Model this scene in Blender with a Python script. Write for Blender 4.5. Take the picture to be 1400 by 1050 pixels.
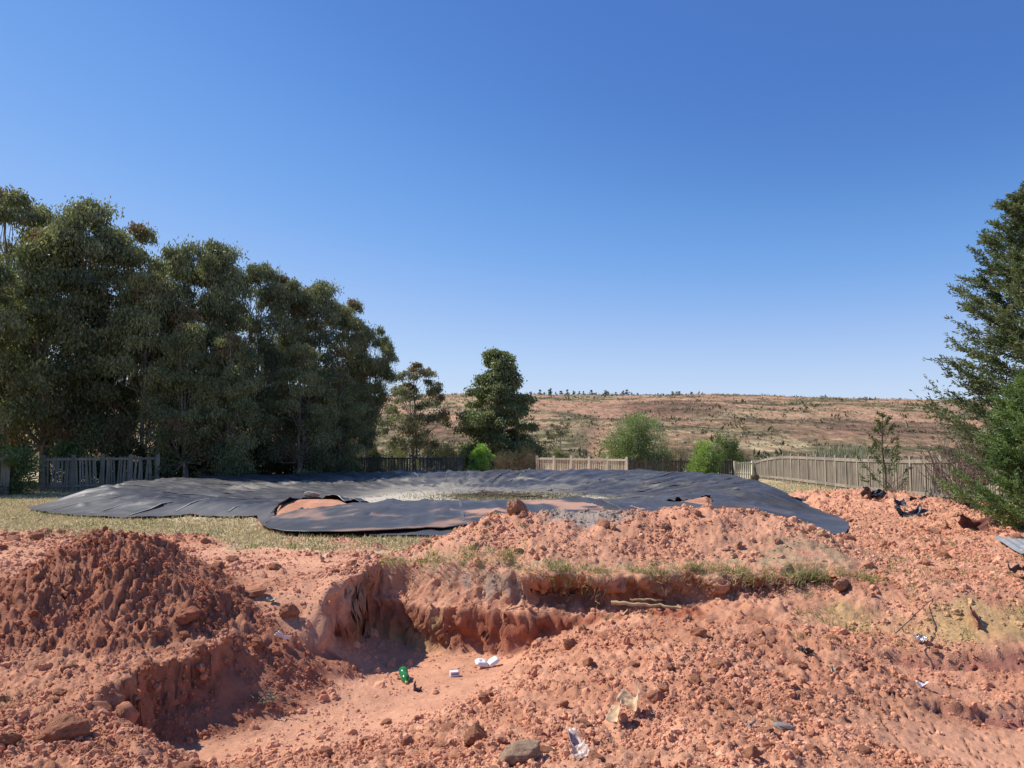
import bpy, math, random
import numpy as np
from mathutils import Vector, Matrix
for o in list(bpy.data.objects): bpy.data.objects.remove(o)
scene = bpy.context.scene
COL = scene.collection

# ------------------------------------------------------------------ camera, sky, sun
EYE = 2.8
PITCH = math.radians(4.2)
F = 1018.0                       # focal length in pixels of the 1400 px wide photograph
cam = bpy.data.cameras.new('camera')
cam.sensor_width = 36.0
cam.lens = 36.0 * F / 1400.0
cam.clip_start = 0.05
cam.clip_end = 3000.0
camo = bpy.data.objects.new('camera', cam)
COL.objects.link(camo)
camo.location = (0, 0, EYE)
camo.rotation_euler = (math.pi / 2 + PITCH, 0, 0)
scene.camera = camo

SUN_EL = math.radians(48)
SUN_H = Vector((-0.93, 0.36, 0.0)).normalized()      # horizontal direction TOWARDS the sun
world = bpy.data.worlds.new('World')
scene.world = world
world.use_nodes = True
wn = world.node_tree
for n in list(wn.nodes): wn.nodes.remove(n)
sky = wn.nodes.new('ShaderNodeTexSky')
sky.sky_type = 'NISHITA'
sky.sun_disc = False
sky.sun_elevation = SUN_EL
sky.sun_rotation = math.atan2(SUN_H.x, SUN_H.y)
sky.altitude = 1500
sky.air_density = 1.0
sky.dust_density = 0.25
sky.ozone_density = 2.6
bg = wn.nodes.new('ShaderNodeBackground')
bg.inputs['Strength'].default_value = 0.145
wo = wn.nodes.new('ShaderNodeOutputWorld')
# clear high-altitude blue: one smooth tone curve for the whole dome
KS = 0.171 / 2
v0 = wn.nodes.new('ShaderNodeVectorMath'); v0.operation = 'SCALE'; v0.inputs['Scale'].default_value = KS
wn.links.new(sky.outputs[0], v0.inputs[0])
crv = wn.nodes.new('ShaderNodeRGBCurve'); wn.links.new(v0.outputs[0], crv.inputs['Color'])
for c_, pts_ in ((0, [(.155, .073), (.187, .084), (.275, .160), (.47, .375), (.70, .53), (1.0, .63), (2, .85)]),
                 (1, [(.275, .188), (.32, .212), (.47, .36), (.74, .56), (.97, .68), (2, .92)]),
                 (2, [(.54, .55), (.63, .61), (.85, .80), (1.1, .91), (1.4, .955), (2, 1.0)])):
    cm_ = crv.mapping.curves[c_]
    cm_.points[1].location = (pts_[-1][0] / 2, pts_[-1][1] / 2)
    for x_, y_ in pts_[:-1]: cm_.points.new(x_ / 2, y_ / 2)
crv.mapping.update()
cb0 = wn.nodes.new('ShaderNodeVectorMath'); cb0.operation = 'SCALE'; cb0.inputs['Scale'].default_value = 1 / KS
wn.links.new(crv.outputs['Color'], cb0.inputs[0])
wn.links.new(cb0.outputs[0], bg.inputs['Color'])
wn.links.new(bg.outputs[0], wo.inputs['Surface'])

sun = bpy.data.lights.new('sun', 'SUN')
sun.energy = 5.0
sun.angle = math.radians(0.55)
sun.color = (1.0, 0.955, 0.89)
suno = bpy.data.objects.new('sun', sun)
COL.objects.link(suno)
to_sun = Vector((SUN_H.x * math.cos(SUN_EL), SUN_H.y * math.cos(SUN_EL), math.sin(SUN_EL)))
suno.rotation_euler = to_sun.to_track_quat('Z', 'Y').to_euler()
suno.location = (-30, 8, 40)

scene.view_settings.view_transform = 'Standard'
scene.view_settings.look = 'None'
scene.view_settings.gamma = 1
scene.view_settings.use_curve_mapping = False
scene.view_settings.exposure = 0.24

# ------------------------------------------------------------------ helpers
def W(px, py, d):
    u = (px - 700) / F; v = (py - 525) / F
    yy = math.cos(PITCH) + v * math.sin(PITCH)
    zz = math.sin(PITCH) - v * math.cos(PITCH)
    return (u * d / yy, d, EYE + zz / yy * d)
def PX(px, d): return (px - 700) / F * d

rs = np.random.RandomState(7)
TAB = rs.rand(512, 512).astype(np.float64)
def vnoise(x, y, s=0):
    """2-D value noise, 0..1"""
    x = np.asarray(x, float) + s * 37.17; y = np.asarray(y, float) + s * 91.73
    xi = np.floor(x).astype(np.int64); yi = np.floor(y).astype(np.int64)
    fx = x - xi; fy = y - yi
    fx = fx * fx * fx * (fx * (fx * 6 - 15) + 10); fy = fy * fy * fy * (fy * (fy * 6 - 15) + 10)
    x0 = xi & 511; x1 = (xi + 1) & 511; y0 = yi & 511; y1 = (yi + 1) & 511
    a = TAB[x0, y0]; b = TAB[x1, y0]; c = TAB[x0, y1]; d = TAB[x1, y1]
    return (a + (b - a) * fx) * (1 - fy) + (c + (d - c) * fx) * fy
def fbm(x, y, s=0, o=4, g=0.5):
    v = 0; a = 1; t = 0
    for i in range(o):
        ca, sa = math.cos(1.1 * i + s), math.sin(1.1 * i + s)
        v = v + a * vnoise((x * ca - y * sa) * 2 ** i, (x * sa + y * ca) * 2 ** i, s + i * 3.3)
        t += a; a *= g
    return v / t
def worley(x, y, s=0):
    """distance to nearest jittered point, plus that cell's random number"""
    x = np.asarray(x, float) + s * 13.7; y = np.asarray(y, float) + s * 7.9
    xi = np.floor(x).astype(np.int64); yi = np.floor(y).astype(np.int64)
    best = np.full(x.shape, 9.0); sec = np.full(x.shape, 9.0); cid = np.zeros(x.shape)
    for i in (-1, 0, 1):
        for j in (-1, 0, 1):
            cx = xi + i; cy = yi + j
            r1 = TAB[cx & 511, cy & 511]; r2 = TAB[(cx + 101) & 511, (cy + 57) & 511]; r3 = TAB[(cx + 33) & 511, (cy + 211) & 511]
            d = np.hypot(cx + r1 - x, cy + r2 - y)
            m = d < best
            sec = np.where(m, best, np.minimum(sec, d)); cid = np.where(m, r3, cid); best = np.where(m, d, best)
    return best, sec, cid
def sst(a, b, x):
    t = np.clip((x - a) / (b - a), 0, 1)
    return t * t * (3 - 2 * t)
def lerp(a, b, t): return a + (b - a) * t

def mesh_from(name, V, Fc, cols=None, smooth=False):
    """V (n,3), Fc (m,k) -> mesh; cols (n,3) linear colour attribute 'col'"""
    V = np.ascontiguousarray(V, dtype=np.float32); Fc = np.ascontiguousarray(Fc, dtype=np.int32)
    me = bpy.data.meshes.new(name)
    me.vertices.add(len(V)); me.vertices.foreach_set('co', V.ravel())
    m, k = Fc.shape
    me.loops.add(m * k); me.loops.foreach_set('vertex_index', Fc.ravel())
    me.polygons.add(m)
    me.polygons.foreach_set('loop_start', np.arange(0, m * k, k, dtype=np.int32))
    me.polygons.foreach_set('loop_total', np.full(m, k, dtype=np.int32))
    me.polygons.foreach_set('use_smooth', np.full(m, smooth, dtype=bool))
    if cols is not None:
        a = me.color_attributes.new('col', 'FLOAT_COLOR', 'POINT')
        c = np.ones((len(V), 4), np.float32); c[:, :3] = cols
        a.data.foreach_set('color', c.ravel())
    me.update(calc_edges=True)
    return me
def obj(name, me, mat=None, parent=None, loc=None):
    o = bpy.data.objects.new(name, me); COL.objects.link(o)
    if mat is not None and me is not None and not me.materials: me.materials.append(mat)
    if parent: o.parent = parent
    if loc is not None: o.location = loc
    return o
def tag(o, label=None, cat=None, group=None, kind=None):
    if label: o['label'] = label
    if cat: o['category'] = cat
    if group: o['group'] = group
    if kind: o['kind'] = kind
    return o
def empty(name, loc=(0, 0, 0), rz=0):
    o = bpy.data.objects.new(name, None); COL.objects.link(o)
    o.empty_display_size = 0.2; o.location = loc; o.rotation_euler = (0, 0, rz)
    return o
def copy_tree(o, parent=None):
    c = o.copy(); COL.objects.link(c); c.parent = parent
    for ch in list(o.children): copy_tree(ch, c)
    return c
def grid_faces(nr, nc, wrap=False):
    i = np.arange(nr - 1)[:, None]; j = np.arange(nc if wrap else nc - 1)[None, :]
    j2 = (j + 1) % nc
    a = i * nc + j; b = i * nc + j2; c = (i + 1) * nc + j2; d = (i + 1) * nc + j
    return np.stack([a, b, c, d], -1).reshape(-1, 4)
def tube(pts, rad, n=7, cap=True):
    """tapered tube along pts -> V, F(quads)"""
    pts = np.asarray(pts, float); rad = np.broadcast_to(np.asarray(rad, float), (len(pts),))
    T = np.gradient(pts, axis=0); T /= np.linalg.norm(T, axis=1)[:, None] + 1e-9
    ref = np.array([0.31, 0.93, 0.17]); 
    A = np.cross(T, ref); A /= np.linalg.norm(A, axis=1)[:, None] + 1e-9
    B = np.cross(T, A)
    t = np.linspace(0, 2 * np.pi, n, endpoint=False)
    V = pts[:, None, :] + rad[:, None, None] * (np.cos(t)[None, :, None] * A[:, None, :] + np.sin(t)[None, :, None] * B[:, None, :])
    return V.reshape(-1, 3), grid_faces(len(pts), n, wrap=True)
class MB:
    def __init__(s): s.V = []; s.F = []; s.C = []; s.n = 0
    def add(s, V, Fc, c=None):
        V = np.asarray(V, float); Fc = np.asarray(Fc)
        if Fc.shape[1] == 3: Fc = np.hstack([Fc, Fc[:, 2:3]])
        s.V.append(V); s.F.append(Fc + s.n); s.n += len(V)
        if c is not None:
            c = np.asarray(c, float); s.C.append(np.broadcast_to(c, (len(V), 3)))
    def box(s, cx, cy, cz, sx, sy, sz, c=None, top=1.0):
        V = []
        for z, k in ((-.5, 1), (.5, top)):
            for x, y in ((-.5, -.5), (.5, -.5), (.5, .5), (-.5, .5)): V.append((cx + x * sx * k, cy + y * sy * k, cz + z * sz))
        s.add(V, [(3, 2, 1, 0), (4, 5, 6, 7), (0, 1, 5, 4), (1, 2, 6, 5), (2, 3, 7, 6), (3, 0, 4, 7)], c)
    def mesh(s, name, smooth=False):
        V = np.concatenate(s.V); Fc = np.concatenate(s.F)
        C = np.concatenate(s.C) if s.C else None
        me = mesh_from(name, V, Fc, C, smooth)
        if (Fc[:, 2] == Fc[:, 3]).any(): me.validate(clean_customdata=False)
        return me

# ------------------------------------------------------------------ materials
def newmat(name):
    m = bpy.data.materials.new(name); m.use_nodes = True
    nt = m.node_tree
    for n in list(nt.nodes): nt.nodes.remove(n)
    out = nt.nodes.new('ShaderNodeOutputMaterial')
    b = nt.nodes.new('ShaderNodeBsdfPrincipled')
    nt.links.new(b.outputs[0], out.inputs['Surface'])
    return m, nt, b, out
def N(nt, t, **k):
    n = nt.nodes.new(t)
    for a, v in k.items(): setattr(n, a, v)
    return n
def noise_node(nt, scale, detail=4, rough=0.6, coord=None, dist=0):
    n = N(nt, 'ShaderNodeTexNoise'); n.inputs['Scale'].default_value = scale
    n.inputs['Detail'].default_value = detail; n.inputs['Roughness'].default_value = rough
    n.inputs['Distortion'].default_value = dist
    if coord is not None: nt.links.new(coord, n.inputs['Vector'])
    return n
def ramp(nt, fac, stops):
    r = N(nt, 'ShaderNodeValToRGB'); e = r.color_ramp.elements
    while len(e) < len(stops): e.new(0.5)
    for i, (p, c) in enumerate(stops):
        e[i].position = p; e[i].color = (*c, 1) if not isinstance(c, (int, float)) else (c, c, c, 1)
    nt.links.new(fac, r.inputs['Fac']); return r
def mixc(nt, a, b, fac, mode='MIX'):
    m = N(nt, 'ShaderNodeMix'); m.data_type = 'RGBA'; m.blend_type = mode
    for s, i in ((a, 6), (b, 7)):
        if isinstance(s, tuple): m.inputs[i].default_value = (*s, 1)
        else: nt.links.new(s, m.inputs[i])
    if isinstance(fac, (int, float)): m.inputs[0].default_value = fac
    else: nt.links.new(fac, m.inputs[0])
    return m.outputs[2]
def bump(nt, b, h, strength, dist, prev=None):
    n = N(nt, 'ShaderNodeBump'); n.inputs['Strength'].default_value = strength; n.inputs['Distance'].default_value = dist
    nt.links.new(h, n.inputs['Height'])
    if prev is not None: nt.links.new(prev, n.inputs['Normal'])
    nt.links.new(n.outputs[0], b.inputs['Normal']); return n.outputs[0]

def mat_simple(name, c, rough=0.7, var=0.25, scale=8, bs=0.0, metallic=0, spec=0.5, c2=None):
    m, nt, b, out = newmat(name)
    tc = N(nt, 'ShaderNodeTexCoord')
    n = noise_node(nt, scale, 5, 0.65, tc.outputs['Object'])
    c2 = c2 or tuple(x * (1 - var) for x in c)
    r = ramp(nt, n.outputs[0], [(0.35, c2), (0.65, tuple(min(1, x * (1 + var * .5)) for x in c))])
    nt.links.new(r.outputs[0], b.inputs['Base Color'])
    b.inputs['Roughness'].default_value = rough; b.inputs['Metallic'].default_value = metallic
    b.inputs['Specular IOR Level'].default_value = spec
    if bs: bump(nt, b, n.outputs[0], bs, 0.02)
    return m

def mat_soil(name, inst=False, fine=1.0):
    m, nt, b, out = newmat(name)
    tc = N(nt, 'ShaderNodeTexCoord'); co = tc.outputs['Object']
    at = N(nt, 'ShaderNodeAttribute'); at.attribute_name = 'col'
    if inst: at.attribute_type = 'INSTANCER'
    n1 = noise_node(nt, 1.3, 6, 0.62, co); n2 = noise_node(nt, 17 * fine, 8, 0.72, co); n3 = noise_node(nt, 90 * fine, 4, 0.7, co)
    v1 = ramp(nt, n1.outputs[0], [(0.3, 0.80), (0.7, 1.15)])
    v2 = ramp(nt, n2.outputs[0], [(0.3, 0.80), (0.55, 1.0), (0.75, 1.18)])
    c = mixc(nt, at.outputs['Color'], v1.outputs[0], 1.0, 'MULTIPLY')
    c = mixc(nt, c, v2.outputs[0], 1.0, 'MULTIPLY')
    nt.links.new(c, b.inputs['Base Color'])
    b.inputs['Roughness'].default_value = 0.93; b.inputs['Specular IOR Level'].default_value = 0.12
    if inst: bump(nt, b, n1.outputs[0], 0.35, 0.004)
    else:
        vd = N(nt, 'ShaderNodeVectorMath', operation='MULTIPLY_ADD'); nt.links.new(n2.outputs['Color'], vd.inputs[0]); vd.inputs[1].default_value = (.05, .05, .05); nt.links.new(co, vd.inputs[2])
        vo = N(nt, 'ShaderNodeTexVoronoi'); vo.inputs['Scale'].default_value = 13; nt.links.new(vd.outputs[0], vo.inputs['Vector'])
        p0 = bump(nt, b, vo.outputs['Distance'], -0.55, 0.035)
        p = bump(nt, b, n2.outputs[0], 0.8, 0.035, p0)
        bump(nt, b, n3.outputs[0], 0.6, 0.008, p)
    return m

def mat_leaf(name, trans=0.25, rough=0.55, spec=0.35, tint=(1.0, 1.12, 0.6)):
    m, nt, b, out = newmat(name)
    at = N(nt, 'ShaderNodeAttribute'); at.attribute_name = 'col'
    nt.links.new(at.outputs['Color'], b.inputs['Base Color'])
    b.inputs['Roughness'].default_value = rough; b.inputs['Specular IOR Level'].default_value = spec
    tr = N(nt, 'ShaderNodeBsdfTranslucent')
    tcol = mixc(nt, at.outputs['Color'], tint, 1.0, 'MULTIPLY')
    nt.links.new(tcol, tr.inputs['Color'])
    mx = N(nt, 'ShaderNodeMixShader'); mx.inputs[0].default_value = trans
    nt.links.new(b.outputs[0], mx.inputs[1]); nt.links.new(tr.outputs[0], mx.inputs[2])
    nt.links.new(mx.outputs[0], out.inputs['Surface'])
    return m

M_SOIL = mat_soil('soil')
M_SOILI = mat_soil('soil_crumbs', inst=True)
M_LEAF = mat_leaf('leaf', .32)
M_GRASS = mat_leaf('grass_blade', 0.3, 0.6, 0.25, (1, .97, .85))
M_BARK = mat_simple('bark_pale', (0.30, 0.25, 0.20), 0.85, 0.55, 3.0, 0.4, c2=(0.12, 0.085, 0.065))
M_BARKD = mat_simple('bark_dark', (0.12, 0.09, 0.065), 0.9, 0.4, 5.0, 0.4)
# ------------------------------------------------------------------ the shape of the ground
UY = np.array([-50, 0, 8, 10, 14, 18, 24, 32, 38, 60, 80]); UZ = np.array([1.1, 1.05, 1.0, 1.0, .95, .82, .56, .22, .12, 0, 0])
def Uf(x, y): return np.interp(y, UY, UZ)

def tps(pts):
    P = np.array(pts, float); n = len(P)
    def k(r2): return np.where(r2 > 1e-9, r2 * np.log(np.maximum(r2, 1e-9)), 0)
    D = ((P[:, None, :2] - P[None, :, :2]) ** 2).sum(-1)
    A = np.zeros((n + 3, n + 3)); A[:n, :n] = k(D) + np.eye(n) * 0.02
    A[:n, n] = 1; A[:n, n + 1:] = P[:, :2]; A[n, :n] = 1; A[n + 1:, :n] = P[:, :2].T
    w = np.linalg.solve(A, np.concatenate([P[:, 2], [0, 0, 0]]))
    def f(x, y):
        r = w[n] + w[n + 1] * x + w[n + 2] * y
        for i in range(n): r = r + w[i] * k((x - P[i, 0]) ** 2 + (y - P[i, 1]) ** 2)
        return r
    return f
Lf = tps([(-1.3, 8.8, 0.0), (-2.4, 8.3, .08), (-.56, 9.5, 0), (-3.0, 7.8, .03), (-2.35, 9.35, .42), (-2.75, 9.3, .56), (-2.95, 8.85, .38), (-3.4, 9.3, .62), (-1.85, 9.2, .03), (-3.6, 7.0, .03), (-3.4, 8.3, .1),
          (-1.8, 10.0, .02), (-1, 9.9, -.03), (-.2, 9.5, .0), (.55, 9.4, .30), (1.4, 9.3, .52), (3, 9.2, .60), (5, 9.3, .62), (7, 9, .62), (9, 9.3, .8),
          (4.5, 7.4, .22), (5.8, 7.2, .24), (3.9, 8.0, .40), (5.2, 8.3, .42), (3.7, 6.0, .24), (5, 5.6, .30), (2.8, 8.2, .56), (2.5, 7.3, .50), (1.7, 5.6, .62), (1.0, 6.6, .53),
          (0, 6, .46), (.1, 7.3, .34), (-.55, 7.2, .2), (-.75, 8.0, .04), (-.9, 6.6, .22), (-1.1, 5.2, .5), (-2.0, 6.3, .16), (-2.0, 5.0, .48), (.9, 4.7, .72), (2.6, 5.2, .5),
          (-3, 4, .7), (0, 3.2, .95), (3, 3.6, .75), (6, 4, .6), (-3, 1, 1.1), (3, 1, 1.1), (0, 1, 1.15), (-7, 7, .1), (-7, 3, .8), (9, 6, .5)])
YX1 = [-30, -4.6, -3.2, -2.3, -2.03, -1.93, -1.6, -.8, 0, 1, 3, 4.0, 4.9, 5.6, 7, 30]
YY1 = [9.4, 9.3, 9.3, 9.4, 9.8, 10.85, 10.9, 10.6, 10.3, 10.12, 10.15, 10.1, 9.9, 9.5, 9.4, 9.6]
W1X = [-4.5, -2.9, -2.45, -2.12, -.6, 0, 2.4, 3.6, 4.6, 5.6]; W1 = [1.3, 1.25, .8, .15, .30, .13, .16, .30, .5, 1.3]
YX2 = [-30, -3.2, -2.35, -2.05, -1.94, -1.6, -.8, 0, 1.4, 3, 30]
YY2 = [9.3, 9.3, 9.35, 9.5, 10.55, 10.5, 10.1, 9.78, 9.6, 9.5, 9.2]
W2X = [-3.2, -2.4, -2.12, 1.5, 2.5]; W2 = [1.0, .8, .12, .10, .5]
POLY = [(PX(382, 8.75), 8.75), (PX(352, 8.3), 8.3), (PX(312, 7.75), 7.75), (PX(262, 7.2), 7.2), (PX(222, 6.85), 6.85), (PX(188, 6.5), 6.5), (PX(165, 6.1), 6.1),
        (PX(205, 5.7), 5.7), (PX(265, 5.25), 5.25), (PX(320, 4.4), 4.4), (-1.6, 2.8), (-1.2, 0), (-60, 0), (-60, 9.3), (-4.2, 9.3)]
def poly_sd(P, x, y):
    """signed distance, positive inside"""
    P = np.array(P); best = np.full(x.shape, 1e9); ins = np.zeros(x.shape, bool)
    for i in range(len(P)):
        a = P[i]; b = P[(i + 1) % len(P)]
        e = b - a; t = np.clip(((x - a[0]) * e[0] + (y - a[1]) * e[1]) / (e @ e), 0, 1)
        best = np.minimum(best, np.hypot(x - a[0] - t * e[0], y - a[1] - t * e[1]))
        c = (a[1] > y) != (b[1] > y)
        ins ^= c & (x < (b[0] - a[0]) * (y - a[1]) / (b[1] - a[1] + 1e-12) + a[0])
    return np.where(ins, best, -best)
def heap(pts, slope, x, y, extra=0.0):
    """ridge line with slopes falling away on both sides; returns height"""
    r = np.full(x.shape, -9.0)
    for (a, b) in zip(pts[:-1], pts[1:]):
        ax, ay, az = a; bx, by, bz = b
        e2 = (bx - ax) ** 2 + (by - ay) ** 2
        t = np.clip(((x - ax) * (bx - ax) + (y - ay) * (by - ay)) / e2, 0, 1)
        d = np.hypot(x - ax - t * (bx - ax), y - ay - t * (by - ay))
        r = np.maximum(r, az + t * (bz - az) - slope * (np.sqrt(d * d + .03) - .17) )
    return r
HEAP_L = [W(-60, 850, 8.0), W(0, 818, 8.2), W(70, 790, 8.5), W(118, 745, 8.9), W(150, 730, 9.0), W(178, 738, 9.0), W(205, 768, 8.95), W(240, 785, 8.9), W(300, 838, 8.8), W(350, 868, 8.7)]
HEAP_R = [W(640, 742, 12.3), W(690, 708, 12.1), W(760, 702, 12.1), W(850, 704, 12.1), W(960, 697, 12.1), W(1045, 704, 12.0), W(1100, 738, 11.8), W(1160, 765, 11.4)]
HEAP_B = [W(1140, 686, 24), W(1165, 671, 24.5), W(1200, 690, 22), W(1262, 686, 21), W(1300, 695, 20), W(1335, 708, 18), W(1352, 735, 14.5)]
HEAP_C = [W(985, 868, 8.6), W(1050, 862, 8.5), W(1130, 882, 8.2), W(1150, 905, 7.8)]
HEAP_D = [W(470, 845, 9.75), W(497, 806, 9.95), W(502, 802, 10.3)]
HEAP_E = [W(1180, 800, 9.9), W(1290, 806, 9.6), W(1400, 822, 9.4)]

# pond
CX, CY = -2.5, 30.0
_cr = [(370, 691, 18.3), (260, 689, 20), (170, 681, 23.2), (150, 672, 27), (190, 662, 33), (260, 656, 38), (350, 651.5, 42), (450, 648, 45), (560, 645.5, 46), (700, 644.5, 46.5),
       (800, 644, 46.5), (890, 645, 45), (960, 648, 41), (1005, 655, 35), (1030, 663, 29), (1052, 671, 25), (1030, 676, 22.5), (975, 677, 21.3), (935, 686, 19.2), (905, 691, 18), (800, 690, 17.5), (700, 689, 17.5), (560, 691, 17.7), (480, 692, 18)]
_ou = [(372, 712, 15.4), (350, 711, 18.0), (330, 711, 18.4), (170, 712, 18.7), (62, 704, 21.3), (38, 697, 23.8), (62, 683, 26.5), (110, 669, 31), (180, 661, 36), (240, 657, 41), (350, 652, 45.5), (560, 645, 48.5),
       (700, 644, 49), (800, 644, 49), (900, 645, 48), (985, 650, 42), (1032, 659, 34), (1085, 675, 26), (1122, 685, 21), (1160, 712, 16.4), (1155, 727, 14.6), (1120, 740, 13.6), (1000, 735, 13.8), (800, 735, 14.2), (655, 737, 14.0), (560, 735, 14.1), (480, 732, 14.3), (400, 728, 14.6)]
def _polar(lst):
    a = [W(*p) for p in lst]; x = np.array([p[0] for p in a]) - CX; y = np.array([p[1] for p in a]) - CY
    th = np.mod(np.arctan2(y, x), 2 * np.pi); o = np.argsort(th)
    return th[o], np.hypot(x, y)[o], np.array([p[2] for p in a])[o]
TH = np.linspace(0, 2 * np.pi, 1440, endpoint=False)
def _blur(v, s):
    k = np.exp(-0.5 * (np.arange(-60, 61) / s) ** 2); k /= k.sum()
    return np.convolve(np.concatenate([v[-60:], v, v[:60]]), k, 'valid')
t_, r_, z_ = _polar(_cr); RC = _blur(np.interp(TH, t_, r_, period=2 * np.pi), 14); ZC = _blur(np.interp(TH, t_, z_, period=2 * np.pi), 14)
t_, r_, z_ = _polar(_ou); RO = _blur(np.interp(TH, t_, r_, period=2 * np.pi), 4); RO = np.maximum(RO, RC + 0.9)
RB = _blur(np.maximum(RO, RC + 1.2), 14) + 0.3
def pond(x, y, base):
    th = np.mod(np.arctan2(y - CY, x - CX), 2 * np.pi); r = np.hypot(x - CX, y - CY)
    i = th / (2 * np.pi) * 1440
    idx = np.arange(1441)
    rc = np.interp(i, idx, np.append(RC, RC[0])); zc = np.interp(i, idx, np.append(ZC, ZC[0])); rb = np.interp(i, idx, np.append(RB, RB[0]))
    q = r / rc
    zf = 0.33
    zin = zf + (zc - zf) * sst(0.50, 1.02, q) ** 0.9
    zout = lerp(zc, base, sst(0, 1, (r - rc) / (rb - rc)))
    z = np.where(q < 1, zin, zout)
    ro = np.interp(i, idx, np.append(RO, RO[0]))
    return np.where(r > rb, base, z), q, r, th, r < ro + .02

LAWNX = [-30, -14, -11, -8, -5.5, -3.5, -1.5, 0, .3]; LAWNY = [17, 16.8, 15.8, 15.1, 14, 13.0, 12.7, 12.4, 12.3]
HOLE1 = [(PX(376, 17.0), 17.0), (PX(430, 17.3), 17.3), (PX(492, 17.8), 17.8), (PX(470, 18.6), 18.6), (PX(440, 19.0), 19.0), (PX(405, 18.8), 18.8), (PX(380, 18.0), 18.0)]
HOLE2 = [(PX(903, 17.9), 17.9), (PX(972, 17.7), 17.7), (PX(969, 21.0), 21.0)]
PATH = [W(330, 760, 12.1)[:2], W(420, 800, 10.8)[:2], W(450, 870, 9.2)[:2]]

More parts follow.
